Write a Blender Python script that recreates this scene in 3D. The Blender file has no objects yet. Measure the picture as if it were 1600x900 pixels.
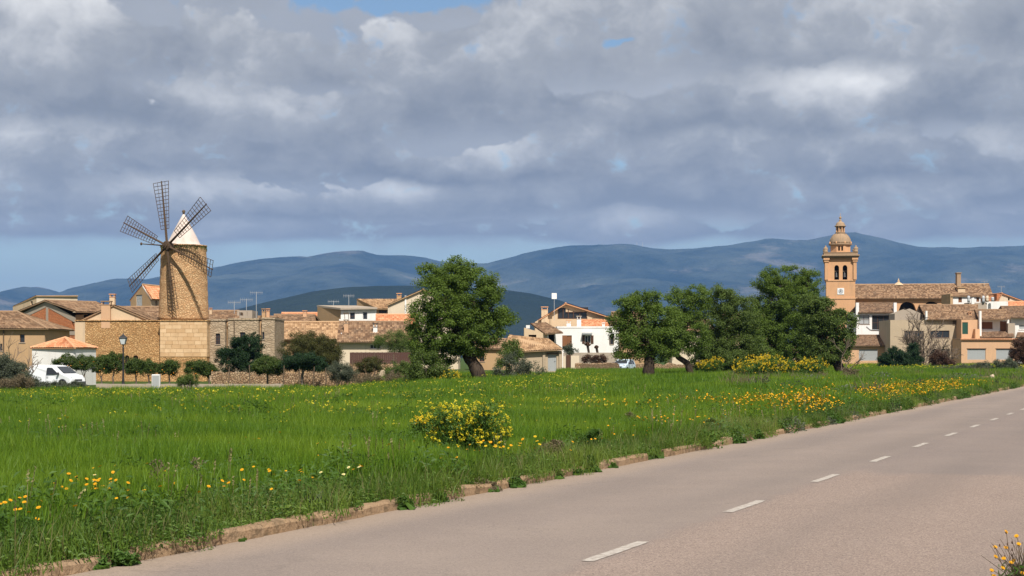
import bpy, math, random
import numpy as np
from mathutils import Vector, Matrix, noise as mnoise

random.seed(7)
rng = np.random.default_rng(7)
scene = bpy.context.scene
C = scene.collection
pi = math.pi
R = math.radians

# ------------------------------------------------------------------ camera
F, H, HY = 2600.0, 1.65, 557.0          # focal length in photo pixels, eye height, horizon row
cam_d = bpy.data.cameras.new('camera')
cam = bpy.data.objects.new('camera', cam_d)
C.objects.link(cam)
cam.location = (0, 0, H)
cam.rotation_euler = (R(90), 0, 0)
cam_d.sensor_width = 36.0
cam_d.lens = F / 1600.0 * 36.0
cam_d.shift_y = (HY - 450.0) / 1600.0
cam_d.clip_start = 0.1
cam_d.clip_end = 80000.0
scene.camera = cam

def wx(px, d): return (px - 800.0) / F * d
def wz(py, d): return H + (HY - py) / F * d

# ------------------------------------------------------------------ node helpers
class S:
    """a node socket with arithmetic"""
    def __init__(s, nt, sock): s.nt, s.k = nt, sock
    def _m(s, op, b=None, c=None, clamp=False):
        n = s.nt.nodes.new('ShaderNodeMath'); n.operation = op; n.use_clamp = clamp
        for i, v in enumerate((s, b, c)):
            if v is None: continue
            if isinstance(v, S): s.nt.links.new(v.k, n.inputs[i])
            else: n.inputs[i].default_value = v
        return S(s.nt, n.outputs[0])
    def __add__(s, b): return s._m('ADD', b)
    def __radd__(s, b): return s._m('ADD', b)
    def __sub__(s, b): return s._m('SUBTRACT', b)
    def __rsub__(s, b): return S.val(s.nt, b)._m('SUBTRACT', s)
    def __mul__(s, b): return s._m('MULTIPLY', b)
    def __rmul__(s, b): return s._m('MULTIPLY', b)
    def __truediv__(s, b): return s._m('DIVIDE', b)
    def __rtruediv__(s, b): return S.val(s.nt, b)._m('DIVIDE', s)
    def clamp(s): return s._m('ADD', 0.0, clamp=True)
    def step(s, a, b):
        n = s.nt.nodes.new('ShaderNodeMapRange'); n.interpolation_type = 'SMOOTHSTEP'
        s.nt.links.new(s.k, n.inputs[0]); n.inputs[1].default_value = a; n.inputs[2].default_value = b
        return S(s.nt, n.outputs[0])
    @staticmethod
    def val(nt, v):
        n = nt.nodes.new('ShaderNodeValue'); n.outputs[0].default_value = v
        return S(nt, n.outputs[0])

def xyz(nt, x, y, z=0.0):
    n = nt.nodes.new('ShaderNodeCombineXYZ')
    for i, v in enumerate((x, y, z)):
        if isinstance(v, S): nt.links.new(v.k, n.inputs[i])
        else: n.inputs[i].default_value = v
    return S(nt, n.outputs[0])
def sep(nt, v):
    n = nt.nodes.new('ShaderNodeSeparateXYZ'); nt.links.new(v.k, n.inputs[0])
    return [S(nt, o) for o in n.outputs]
def vscale(nt, v, sx, sy, sz):
    n = nt.nodes.new('ShaderNodeVectorMath'); n.operation = 'MULTIPLY'
    nt.links.new(v.k, n.inputs[0]); n.inputs[1].default_value = (sx, sy, sz)
    return S(nt, n.outputs[0])
def noise(nt, v, scale, detail=4, rough=.55, dist=0.0):
    n = nt.nodes.new('ShaderNodeTexNoise')
    if v is not None: nt.links.new(v.k, n.inputs['Vector'])
    n.inputs['Scale'].default_value = scale; n.inputs['Detail'].default_value = detail
    n.inputs['Roughness'].default_value = rough; n.inputs['Distortion'].default_value = dist
    return S(nt, n.outputs[0])
def voronoi(nt, v, scale, feature='F1', out='Distance', rand=1.0):
    n = nt.nodes.new('ShaderNodeTexVoronoi'); n.feature = feature
    if v is not None: nt.links.new(v.k, n.inputs['Vector'])
    n.inputs['Scale'].default_value = scale
    n.inputs['Randomness'].default_value = rand
    return S(nt, n.outputs[out])
def ramp(nt, f, stops, interp='LINEAR'):
    n = nt.nodes.new('ShaderNodeValToRGB'); n.color_ramp.interpolation = interp
    el = n.color_ramp.elements
    while len(el) < len(stops): el.new(0.5)
    for e, (p, c) in zip(el, stops):
        e.position = p; e.color = (*c[:3], 1)
    nt.links.new(f.k, n.inputs[0])
    return S(nt, n.outputs[0])
def mix(nt, f, a, b, mode='MIX'):
    n = nt.nodes.new('ShaderNodeMix'); n.data_type = 'RGBA'; n.blend_type = mode
    for k, v in ((0, f), (6, a), (7, b)):
        if isinstance(v, S): nt.links.new(v.k, n.inputs[k])
        elif k == 0: n.inputs[0].default_value = v
        else: n.inputs[k].default_value = (*v[:3], 1)
    return S(nt, n.outputs[2])
def tcoord(nt, which='Object'):
    return S(nt, nt.nodes.new('ShaderNodeTexCoord').outputs[which])
def wpos(nt):
    return S(nt, nt.nodes.new('ShaderNodeNewGeometry').outputs['Position'])
def island(nt):
    return S(nt, nt.nodes.new('ShaderNodeNewGeometry').outputs['Random Per Island'])
def orand(nt):
    return S(nt, nt.nodes.new('ShaderNodeObjectInfo').outputs['Random'])

# ------------------------------------------------------------------ sun, sky with broken cloud, exposure
SUN_EL, SUN_AZ = R(50), R(165)          # azimuth from +Y towards +X: behind the camera, a little to the right
to_sun = Vector((math.sin(SUN_AZ) * math.cos(SUN_EL), math.cos(SUN_AZ) * math.cos(SUN_EL), math.sin(SUN_EL)))
sl = bpy.data.lights.new('sun', 'SUN'); sl.energy = 5.0; sl.angle = R(0.53); sl.color = (1.0, 0.945, 0.86)
sun = bpy.data.objects.new('sun', sl); C.objects.link(sun)
sun.rotation_euler = (-to_sun).to_track_quat('-Z', 'Y').to_euler()

world = bpy.data.worlds.new('World'); scene.world = world; world.use_nodes = True
def build_sky():
    nt = world.node_tree
    for n in list(nt.nodes): nt.nodes.remove(n)
    out = nt.nodes.new('ShaderNodeOutputWorld')
    sky = nt.nodes.new('ShaderNodeTexSky'); sky.sky_type = 'NISHITA'; sky.sun_disc = False
    sky.sun_elevation = SUN_EL; sky.sun_rotation = SUN_AZ
    sky.air_density = 1.0; sky.dust_density = 0.6; sky.ozone_density = 2.5
    bg1 = nt.nodes.new('ShaderNodeBackground'); nt.links.new(sky.outputs[0], bg1.inputs[0]); bg1.inputs[1].default_value = 0.085
    d = tcoord(nt, 'Generated')
    x, y, z = sep(nt, d)
    zc = z._m('MAXIMUM', 0.0)
    v = zc / (x * x + y * y)._m('SQRT')._m('MAXIMUM', 0.02)
    u = x._m('ARCTAN2', y)
    def vma(a, b, c):
        n = nt.nodes.new('ShaderNodeVectorMath'); n.operation = 'MULTIPLY_ADD'
        for s_, t in zip((a, b, c), n.inputs):
            if isinstance(s_, S): nt.links.new(s_.k, t)
            else: t.default_value = s_
        return S(nt, n.outputs[0])
    # cumulus banks standing one behind the other, far (low) to near (high): flat grey bases, lit ragged tops
    hy = (x * x + y * y)._m('SQRT')._m('MAXIMUM', 0.02)
    cx_, cy_ = x / hy, y / hy
    def rgbnoise(vec, scale, detail, rough):
        n = nt.nodes.new('ShaderNodeTexNoise'); nt.links.new(vec.k, n.inputs['Vector']); n.inputs['Scale'].default_value = scale; n.inputs['Detail'].default_value = detail; n.inputs['Roughness'].default_value = rough
        return S(nt, n.outputs['Color'])
    lnv = (v + .16)._m('LOGARITHM', 2.71828)
    q = xyz(nt, cx_, cy_, lnv * .42)
    wc = rgbnoise(q, 20.0, 4, .55)                     # billows; three independent channels
    w1, w2, w3 = sep(nt, wc)
    lo = rgbnoise(xyz(nt, cx_, cy_, lnv * .2), 5.0, 2, .5)        # where a bank is tall or absent
    l1, l2, l3 = sep(nt, lo)
    fi = noise(nt, vma(wc, (.03, .03, .03), q), 42.0, 5, .56)
    fw = (fi - .5) * .8
    veil_t = (.50 + (l2 - .5) * .9 + (w2 - .5) * .35).clamp()
    col = ramp(nt, veil_t, [(0.0, (.28, .292, .32)), (.5, (.36, .37, .395)), (1.0, (.49, .49, .50))])
    m = (v + (w1 - .5) * .03 + (l1 - .5) * .03).step(.056, .082)
    def bank(py, hpx, la, wa, base_wob, light, dark, soft, cov, seed):
        nonlocal col, m
        vb = (HY - py) / F; hh = hpx / F
        n = noise(nt, vma(wc, (.06, .06, .06), xyz(nt, cx_ + seed, cy_, lnv * .42)), 10.0, 4, .5)
        nd = (n - .5) * 2.8 + (wa - .5) * 1.2
        t = (v - (vb + (la - .5) * base_wob)) / ((la * 2.2 + cov - .6) * hh)._m('MAXIMUM', .022)
        mask = (1.0 - t + nd + fw * .6).step(.05, .05 + soft) * (t + nd * .22).step(-.26, .10)
        sh = t * .50 + nd * .50 + fw * .70 + .10
        c = ramp(nt, sh, [(0.0, dark), (.32, tuple(d_ + (l_ - d_) * .16 for d_, l_ in zip(dark, light))), (.64, tuple(d_ + (l_ - d_) * .55 for d_, l_ in zip(dark, light))), (1.0, light)])
        col = mix(nt, mask, col, c)
        m = m._m('MAXIMUM', mask)
    bank(374, 66, l1, w1, .020, (.70, .70, .69), (.275, .285, .310), .14, .35, 1.3)
    bank(340, 90, l2, w2, .030, (.88, .87, .84), (.250, .258, .280), .11, .34, 4.1)
    bank(280, 120, l3, w3, .036, (.92, .905, .87), (.222, .230, .252), .13, .44, 7.7)
    bank(205, 130, l1, w2, .045, (.94, .92, .885), (.230, .238, .258), .15, .42, 2.9)
    bank(112, 150, l2, w1, .045, (.93, .91, .875), (.240, .247, .265), .16, .52, 9.2)
    bank(-40, 260, l3, w3, .060, (.85, .835, .80), (.265, .272, .29), .24, .55, 3.3)
    bg2 = nt.nodes.new('ShaderNodeBackground'); nt.links.new(col.k, bg2.inputs[0]); bg2.inputs[1].default_value = 1.02
    # a few blue holes
    uv = vma(wc, (.10, .030, 0), xyz(nt, u - .05, v - .015, 0.0))
    def blob(px, py, sx, sy):
        uc = math.atan((px - 800) / F); vc = (HY - py) / F * math.cos(uc)
        t = vma(uv, (F / sx, F / sy, 0), (-uc * F / sx, -vc * F / sy, 0))
        n = nt.nodes.new('ShaderNodeVectorMath'); n.operation = 'DOT_PRODUCT'; nt.links.new(t.k, n.inputs[0]); nt.links.new(t.k, n.inputs[1])
        k = nt.nodes.new('ShaderNodeMath'); k.operation = 'POWER'; k.inputs[0].default_value = .3679; nt.links.new(n.outputs['Value'], k.inputs[1])
        return S(nt, k.outputs[0])
    hole = blob(600, 0, 130, 16) * 1.1 + blob(985, 68, 30, 8) * .80 + (fi - .5) * 2.4
    m = m * (1.0 - hole.step(.22, .75))
    mx = nt.nodes.new('ShaderNodeMixShader')
    nt.links.new(m.k, mx.inputs[0]); nt.links.new(bg1.outputs[0], mx.inputs[1]); nt.links.new(bg2.outputs[0], mx.inputs[2])
    nt.links.new(mx.outputs[0], out.inputs[0])
    world.cycles.sampling_method = 'NONE'
build_sky()

scene.view_settings.view_transform = 'Standard'
scene.view_settings.look = 'None'
scene.view_settings.exposure = 0.34
scene.view_settings.gamma = 1.0
scene.view_settings.use_curve_mapping = False
scene.render.engine = 'CYCLES'
scene.cycles.max_bounces = 6
scene.cycles.diffuse_bounces = 3
scene.cycles.transmission_bounces = 3
scene.cycles.glossy_bounces = 2
scene.cycles.volume_bounces = 1
scene.cycles.use_denoising = True

# ------------------------------------------------------------------ object helpers
def sm(a, b, t):
    t = min(1.0, max(0.0, (t - a) / (b - a)))
    return t * t * (3 - 2 * t)

RT = Vector((math.sin(math.atan(.398)), math.cos(math.atan(.398))))     # along the road
RN = Vector((-RT.y, RT.x))                                              # from the kerb into the field
K0 = Vector((-1.15, 18.03))                                             # a point on the kerb's foot
def road(s, o): 
    p = K0 + RT * s + RN * o
    return p.x, p.y
def so(x, y):
    v = Vector((x, y)) - K0
    return v.dot(RT), v.dot(RN)

def ground_z(x, y):
    s, o = so(x, y)
    if o < 0.05:
        return -0.03 if o > -6.85 else -0.03 + .06 * sm(-6.85, -7.6, o)
    f = sm(.03, .12, -x / max(y, 1.0)) * sm(40, 105, y)
    b = .05 * math.sin(x * .31 + 1.3) * math.sin(y * .23) * sm(1.0, 6.0, o)
    return .085 - .08 * sm(4, 40, o) - .80 * f + b

def tag(o, label=None, cat=None, group=None, kind=None):
    if label: o['label'] = label
    if cat: o['category'] = cat
    if group: o['group'] = group
    if kind: o['kind'] = kind
    return o
def thing(name, label, cat, loc, rz=0.0, group=None):
    o = bpy.data.objects.new(name, None); C.objects.link(o)
    o.location = loc; o.rotation_euler = (0, 0, rz); o.empty_display_size = .3
    return tag(o, label, cat, group)

class MB:
    def __init__(s): s.v, s.f, s.uv = [], [], []
    def add(s, pts, faces, uvs=None):
        b = len(s.v); s.v += [tuple(p) for p in pts]
        for i, f in enumerate(faces):
            s.f.append([b + k for k in f])
            s.uv += (uvs[i] if uvs else [(0, 0)] * len(f))
        return s
    def quad(s, a, b, c, d): return s.add((a, b, c, d), [(0, 1, 2, 3)])
    def poly(s, pts): return s.add(pts, [tuple(range(len(pts)))])
    def box(s, x0, x1, y0, y1, z0, z1):
        p = [(x0, y0, z0), (x1, y0, z0), (x1, y1, z0), (x0, y1, z0), (x0, y0, z1), (x1, y0, z1), (x1, y1, z1), (x0, y1, z1)]
        return s.add(p, [(0, 3, 2, 1), (4, 5, 6, 7), (0, 1, 5, 4), (1, 2, 6, 5), (2, 3, 7, 6), (3, 0, 4, 7)])
    def cbox(s, x0, x1, y0, y1, z0, z1, c=.02, jit=0.0):
        """box with chamfered upper edges"""
        p = []
        for z, i in ((z0, 0), (z1 - c, 0), (z1, c)):
            for a, b in ((x0 + i, y0 + i), (x1 - i, y0 + i), (x1 - i, y1 - i), (x0 + i, y1 - i)):
                p.append((a + random.uniform(-jit, jit), b + random.uniform(-jit, jit), z + random.uniform(-jit, jit)))
        f = [(3, 2, 1, 0), (8, 9, 10, 11)]
        for r in (0, 4):
            for k in range(4): f.append((r + k, r + (k + 1) % 4, r + 4 + (k + 1) % 4, r + 4 + k))
        return s.add(p, f)
    def tube(s, pts, rad, n=6, cap=True):
        pts = [Vector(p) for p in pts]
        if not hasattr(rad, '__len__'): rad = [rad] * len(pts)
        rings, up = [], Vector((.31, .17, .93)).normalized()
        for i, p in enumerate(pts):
            t = (pts[min(i + 1, len(pts) - 1)] - pts[max(i - 1, 0)]).normalized()
            a = t.cross(up)
            if a.length < .05: a = t.cross(Vector((1, 0, 0)))
            a.normalize(); b = t.cross(a)
            for k in range(n):
                w = 2 * pi * k / n
                rings.append(p + (a * math.cos(w) + b * math.sin(w)) * rad[i])
        f = []
        for i in range(len(pts) - 1):
            for k in range(n):
                f.append((i * n + k, i * n + (k + 1) % n, (i + 1) * n + (k + 1) % n, (i + 1) * n + k))
        if cap:
            f.append(tuple(range(n))[::-1]); f.append(tuple((len(pts) - 1) * n + k for k in range(n)))
        return s.add(rings, f)
    def lathe(s, prof, n=24, c=(0, 0, 0), a0=0.0):
        p, f = [], []
        for r, z in prof:
            for k in range(n):
                w = a0 + 2 * pi * k / n
                p.append((c[0] + r * math.cos(w), c[1] + r * math.sin(w), c[2] + z))
        for i in range(len(prof) - 1):
            for k in range(n):
                f.append((i * n + k, i * n + (k + 1) % n, (i + 1) * n + (k + 1) % n, (i + 1) * n + k))
        f.append(tuple(range(n))[::-1]); f.append(tuple((len(prof) - 1) * n + k for k in range(n)))
        return s.add(p, f)
    def prism(s, poly, a, b, axis='y'):
        """polygon in the other two axes swept from a to b"""
        def P(u, v, w): return {'y': (u, w, v), 'x': (w, u, v), 'z': (u, v, w)}[axis]
        n = len(poly)
        p = [P(u, v, a) for u, v in poly] + [P(u, v, b) for u, v in poly]
        f = [tuple(range(n)), tuple(range(2 * n - 1, n - 1, -1))] + [(k, n + k, n + (k + 1) % n, (k + 1) % n) for k in range(n)]
        return s.add(p, f)
    def build(s, name, mat, parent=None, smooth=False, uv=False, kind=None, loc=None, bevel=0.0):
        me = bpy.data.meshes.new(name)
        me.from_pydata(s.v, [], s.f)
        if uv:
            l = me.uv_layers.new(name='UVMap')
            l.data.foreach_set('uv', np.array(s.uv, dtype=np.float32).ravel())
        if mat: me.materials.append(mat)
        if smooth: me.polygons.foreach_set('use_smooth', np.ones(len(me.polygons), dtype=bool))
        me.update()
        return link(name, me, parent, kind, loc, bevel)
def link(name, me, parent=None, kind=None, loc=None, bevel=0.0):
    o = bpy.data.objects.new(name, me); C.objects.link(o)
    if parent: o.parent = parent
    if kind: o['kind'] = kind
    if loc is not None: o.location = loc
    if bevel:
        b = o.modifiers.new('bevel', 'BEVEL'); b.width = bevel; b.segments = 2; b.limit_method = 'ANGLE'; b.angle_limit = R(35)
    return o

# ------------------------------------------------------------------ materials
def mat(name, rough=.85, spec=.25):
    m = bpy.data.materials.new(name); m.use_nodes = True
    b = m.node_tree.nodes['Principled BSDF']
    b.inputs['Roughness'].default_value = rough
    b.inputs['Specular IOR Level'].default_value = spec
    return m, m.node_tree, b
def setc(nt, b, c): 
    if isinstance(c, S): nt.links.new(c.k, b.inputs['Base Color'])
    else: b.inputs['Base Color'].default_value = (*c, 1)
def bump(nt, b, h, dist, strength=1.0):
    n = nt.nodes.new('ShaderNodeBump'); n.inputs['Strength'].default_value = strength; n.inputs['Distance'].default_value = dist
    nt.links.new(h.k, n.inputs['Height']); nt.links.new(n.outputs[0], b.inputs['Normal'])
def sc3(c, k): return tuple(min(1, x * k) for x in c)

def plaster(name, c, stain=.5, dirt=(.24, .19, .14)):
    m, nt, b = mat(name, .92, .15)
    t = tcoord(nt)
    n1 = noise(nt, t, .55, 5, .6); n2 = noise(nt, vscale(nt, t, 2.2, 2.2, .22), 1.0, 5, .6); n3 = noise(nt, t, 9, 3, .6)
    k = mix(nt, n1, sc3(c, .80), sc3(c, 1.12))
    k = mix(nt, n2.step(.50, .78) * stain, k, dirt)
    k = mix(nt, n3.step(.35, .75) * .16, k, sc3(c, .6))
    setc(nt, b, k); bump(nt, b, n3 + n1, .02, .5)
    return m
def rubble(name, c1, c2, mortar, scale=3.0, relief=.05, zs=1.5):
    m, nt, b = mat(name, .95, .1)
    t = vscale(nt, tcoord(nt), 1, 1, zs)
    w = noise(nt, t, 4, 2, .5)
    e = voronoi(nt, t, scale, 'DISTANCE_TO_EDGE'); cc = voronoi(nt, t, scale, 'F1', 'Color')
    r0 = sep(nt, cc)[0]
    k = mix(nt, r0, c1, c2)
    k = mix(nt, noise(nt, t, .35, 4, .6).step(.35, .75) * .45, k, sc3(c1, .72))
    k = mix(nt, noise(nt, t, 14, 3, .6).step(.45, .8) * .25, k, sc3(c2, .6))
    k = mix(nt, e.step(.09, .02) * .75, k, mortar)
    setc(nt, b, k); bump(nt, b, e.step(0, .16) + w * .4 + r0 * .5, relief, 1.0)
    return m
def tiles(name, c1, c2, c3, moss=.35):
    m, nt, b = mat(name, .9, .15)
    uv = tcoord(nt, 'UV')
    fl = nt.nodes.new('ShaderNodeVectorMath'); fl.operation = 'FLOOR'; nt.links.new(uv.k, fl.inputs[0])
    wn = nt.nodes.new('ShaderNodeTexWhiteNoise'); wn.noise_dimensions = '2D'; nt.links.new(fl.outputs[0], wn.inputs['Vector'])
    k = ramp(nt, S(nt, wn.outputs['Value']), [(0, c1), (.45, c2), (1.0, c3)])
    t = tcoord(nt)
    k = mix(nt, noise(nt, t, .9, 5, .65).step(.42, .72) * moss, k, (.14, .115, .085))
    k = mix(nt, noise(nt, t, 6, 3, .6).step(.5, .8) * .3, k, sc3(c3, 1.1))
    setc(nt, b, k); bump(nt, b, noise(nt, t, 20, 3, .6), .01, .6)
    return m
def plain(name, c, rough=.7, spec=.3, var=.12, scale=3.0, metal=0.0):
    m, nt, b = mat(name, rough, spec); b.inputs['Metallic'].default_value = metal
    n = noise(nt, tcoord(nt), scale, 5, .6)
    setc(nt, b, mix(nt, n, sc3(c, 1 - var), sc3(c, 1 + var)))
    return m
def leafmat(name, dark, light, trans=.35, tip=None):
    m, nt, b = mat(name, .55, .25)
    i = island(nt); n = noise(nt, wpos(nt), .7, 3, .6)
    k = mix(nt, (i * .65 + n * .55 - .1).clamp(), dark, light)
    if tip: k = mix(nt, i.step(.90, .93), k, tip)
    setc(nt, b, k)
    tr = nt.nodes.new('ShaderNodeBsdfTranslucent'); nt.links.new(mix(nt, .5, k, light).k, tr.inputs[0])
    ms = nt.nodes.new('ShaderNodeMixShader'); ms.inputs[0].default_value = trans
    o = nt.nodes['Material Output']
    nt.links.new(b.outputs[0], ms.inputs[1]); nt.links.new(tr.outputs[0], ms.inputs[2]); nt.links.new(ms.outputs[0], o.inputs[0])
    return m
def bark(name, c1, c2):
    m, nt, b = mat(name, .95, .1)
    t = vscale(nt, tcoord(nt), 5, 5, 1.1)
    n = noise(nt, t, 2.2, 6, .65)
    setc(nt, b, mix(nt, n.step(.3, .7), c1, c2)); bump(nt, b, n, .06, 1.0)
    return m

M = {}
M['cream'] = plaster('cream_render', (.62, .46, .30))
M['cream_pale'] = plaster('pale_cream_render', (.66, .55, .41), .25)
M['white'] = plaster('white_render', (.80, .77, .735), .25, (.42, .38, .33))
M['peach'] = plaster('peach_render', (.60, .37, .22), .22)
M['tan'] = plaster('tan_render', (.46, .30, .165), .5)
M['beige'] = plaster('beige_render', (.46, .36, .25), .4)
M['red_clay'] = rubble('red_clay_block', (.46, .16, .07), (.56, .22, .10), (.38, .17, .09), 3.4, .02, 1.6)
M['cement'] = plaster('grey_cement', (.40, .33, .26), .3)
M['rubble'] = rubble('ochre_rubble', (.46, .25, .105), (.63, .40, .19), (.40, .22, .095), 4.6, .05)
M['tower'] = rubble('mill_tower_rubble', (.53, .29, .14), (.70, .47, .26), (.50, .31, .16), 4.2, .05)
M['grey_stone'] = rubble('grey_rubble', (.34, .25, .165), (.45, .35, .245), (.31, .235, .165), 2.6, .03)
M['low_wall'] = rubble('brown_dry_stone', (.33, .20, .11), (.52, .37, .23), (.16, .10, .06), 5.0, .08)
M['sandstone'] = plaster('church_sandstone', (.61, .345, .185), .35)
M['sandstone_old'] = plaster('weathered_sandstone', (.36, .25, .16), .5, (.12, .10, .08))
M['tile_brown'] = tiles('brown_roof_tile', (.125, .072, .042), (.215, .128, .075), (.35, .225, .135))
M['tile_pale'] = tiles('pale_roof_tile', (.22, .125, .066), (.35, .215, .115), (.50, .33, .19), .25)
M['tile_red'] = tiles('red_roof_tile', (.44, .17, .075), (.55, .24, .12), (.66, .36, .20), .15)
M['tile_dark'] = tiles('dark_roof_tile', (.11, .065, .042), (.18, .11, .068), (.27, .17, .105))
M['glass'] = mat('window_glass', .08, .5)[0]; M['glass'].node_tree.nodes['Principled BSDF'].inputs['Base Color'].default_value = (.025, .028, .032, 1)
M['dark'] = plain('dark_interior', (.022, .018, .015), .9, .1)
M['brown_wood'] = plain('brown_wood', (.20, .085, .035), .6)
M['dark_wood'] = plain('dark_brown_wood', (.085, .04, .022), .6)
M['old_wood'] = plain('weathered_wood', (.12, .085, .055), .85)
M['green_wood'] = plain('dark_green_wood', (.018, .07, .05), .5)
M['white_paint'] = plain('white_paint', (.76, .75, .73), .5, .4, .05)
M['grey_door'] = plain('grey_metal_door', (.34, .35, .35), .5, .4, .08)
M['maroon'] = plain('maroon_sheet', (.085, .040, .030), .6)
M['iron'] = plain('black_iron', (.022, .022, .024), .5, .4)
M['zinc'] = plain('zinc_grey', (.42, .43, .44), .45, .5, .1)
M['sail'] = plain('sail_timber', (.085, .055, .035), .85, .15, .35)
M['bark'] = bark('dark_bark', (.022, .016, .012), (.085, .062, .045))
M['bark_grey'] = bark('grey_bark', (.09, .07, .055), (.22, .18, .145))
M['twig'] = plain('bare_twigs', (.19, .145, .11), .9, .1, .3)
M['leaf'] = leafmat('almond_leaf', (.044, .084, .012), (.185, .265, .042), .45)
M['leaf_b'] = leafmat('carob_leaf', (.040, .074, .014), (.165, .225, .048), .45)
M['leaf_orange'] = leafmat('orange_tree_leaf', (.024, .058, .010), (.11, .15, .028))
M['leaf_dark'] = leafmat('dark_evergreen_leaf', (.010, .028, .010), (.032, .070, .022))
M['leaf_olive'] = leafmat('olive_brown_leaf', (.035, .042, .010), (.11, .105, .026))
M['leaf_grey'] = leafmat('grey_green_leaf', (.05, .062, .040), (.14, .16, .10))
M['leaf_dry'] = leafmat('dry_scrub_leaf', (.10, .075, .045), (.24, .19, .11))
M['leaf_red'] = leafmat('reddish_shrub_leaf', (.05, .028, .016), (.12, .06, .035))
M['weed'] = leafmat('weed_leaf', (.030, .075, .010), (.100, .185, .028))
M['yellow'] = leafmat('yellow_petal', (.62, .40, .010), (.74, .55, .02), .25)
M['lemon'] = leafmat('lemon_petal', (.58, .46, .012), (.72, .62, .03), .25)
M['orange'] = leafmat('orange_yellow_petal', (.72, .30, .006), (.80, .46, .012), .25)
M['pale_petal'] = leafmat('pale_yellow_petal', (.74, .66, .20), (.80, .76, .45), .25)
M['orange_eye'] = plain('flower_eye', (.62, .28, .01), .8)
M['fruit'] = plain('orange_fruit', (.70, .25, .02), .5)
# ------------------------------------------------------------------ ground, road, kerb
def ground_mat():
    m, nt, b = mat('field_soil', .95, .1)
    t = wpos(nt)
    k = mix(nt, noise(nt, t, .25, 3, .6), (.035, .060, .012), (.060, .095, .020))
    k = mix(nt, noise(nt, t, 1.7, 5, .6).step(.55, .8) * .6, k, (.10, .075, .045))
    far = sep(nt, t)[1].step(1200, 4000)
    k = mix(nt, far, k, mix(nt, noise(nt, t, .0016, 3, .6), (.030, .045, .022), (.085, .080, .045)))
    setc(nt, b, k)
    return m
def build_ground():
    ss = [-15000, -6000, -2000, -600, -200, -80, -40] + [-30 + 2.5 * i for i in range(60)] + [125 + 10 * i for i in range(20)] + [350, 500, 800, 1500, 3000, 6000, 15000]
    os_ = [-15000, -5000, -1500, -400, -100, -40, -20, -12, -9, -7.6, -7.2, -6.85, -6.0, -3, -.5, .04, .06, .5, 1, 2, 3, 4] + [5 + 2.5 * i for i in range(50)] + [135, 150, 180, 250, 400, 800, 2000, 6000, 15000]
    v, f = [], []
    for s in ss:
        for o in os_:
            x, y = road(s, o)
            v.append((x, y, ground_z(x, y)))
    n = len(os_)
    for i in range(len(ss) - 1):
        for j in range(n - 1):
            f.append((i * n + j, i * n + j + 1, (i + 1) * n + j + 1, (i + 1) * n + j)[::-1])
    mb = MB(); mb.add(v, f)
    o = mb.build('ground', ground_mat(), smooth=True, kind='structure')
build_ground()

def asphalt():
    m, nt, b = mat('worn_asphalt', .9, .25)
    t = wpos(nt)
    X, Y, Z = sep(nt, t)
    # road frame: along and across
    rx, ry = X - K0.x, Y - K0.y
    al = rx * RT.x + ry * RT.y
    ac = rx * RN.x + ry * RN.y
    fr = xyz(nt, al * .12, ac * 1.1, 0.0)
    k = mix(nt, noise(nt, fr, 1.4, 5, .6), (.222, .176, .150), (.270, .218, .188))
    k = mix(nt, noise(nt, t, .5, 5, .6).step(.40, .70) * .5, k, (.298, .238, .198))
    k = mix(nt, ac.step(-.9, -.1) * .55, k, (.38, .285, .205))                       # sand drifted against the kerb
    # the coarser, re-surfaced right lane near the junction
    edge = (noise(nt, t, .55, 4, .6) - .5) * 3.0
    patch = (ac + (noise(nt, t, 1.6, 3, .6) - .5) * .5).step(-3.35, -3.65) * (al + ac * .35 + edge).step(6.2, 5.2)
    k = mix(nt, patch * .75, k, mix(nt, noise(nt, t, .6, 4, .6), (.242, .176, .143), (.310, .232, .190)))
    k = mix(nt, (1.0 - patch) * ac.step(-3.3, -3.6) * .30, k, (.165, .132, .125))
    g = voronoi(nt, t, 95.0, 'F1', 'Color')
    gr = sep(nt, g)[0]
    k = mix(nt, gr.step(.72, .95) * (.22 + patch * .34), k, (.46, .37, .30))
    k = mix(nt, gr.step(.30, .05) * (.30 + patch * .30), k, (.075, .058, .048))
    # tyre tracks a shade darker, short scuffs and hairline cracks
    k = mix(nt, ((ac * 3.6)._m('SINE') * .5 + .5) * noise(nt, fr, .7, 3, .5).step(.30, .65) * .34, k, (.15, .125, .112))
    sc = noise(nt, xyz(nt, al * 2.2, ac * 9.0, 1.0), 1.0, 3, .5).step(.74, .80)
    k = mix(nt, sc * .45, k, (.07, .06, .055))
    cr = voronoi(nt, xyz(nt, al * .5 + noise(nt, t, 1.5, 5, .7) * 1.2, ac + noise(nt, t, 1.3, 5, .7) * 1.3, 0.0), .55, 'DISTANCE_TO_EDGE').step(.012, .004)
    k = mix(nt, cr * noise(nt, t, .3, 2).step(.5, .6) * .22, k, (.10, .085, .075))
    setc(nt, b, k); bump(nt, b, gr + noise(nt, t, 40, 3) * .6, .006, .8)
    return m
def build_road():
    mb = MB()
    S0 = [-60 + 4 * i for i in range(115)]
    OF = [.03, -.6, -1.6, -2.6, -3.45, -4.5, -5.6, -6.9]
    v, f = [], []
    for i, s in enumerate(S0):
        for j, o in enumerate(OF):
            x, y = road(s, o + (random.uniform(-.10, .10) if j == len(OF) - 1 else 0))
            v.append((x, y, .004 + .035 * (1 - (abs(o + 3.45) / 3.45) ** 2)))
    n = len(OF)
    for i in range(len(S0) - 1):
        for j in range(n - 1): f.append(((i + 1) * n + j, (i + 1) * n + j + 1, i * n + j + 1, i * n + j)[::-1])
    mb.add(v, f)
    mb.build('road', asphalt(), smooth=True, kind='structure')
build_road()

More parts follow.
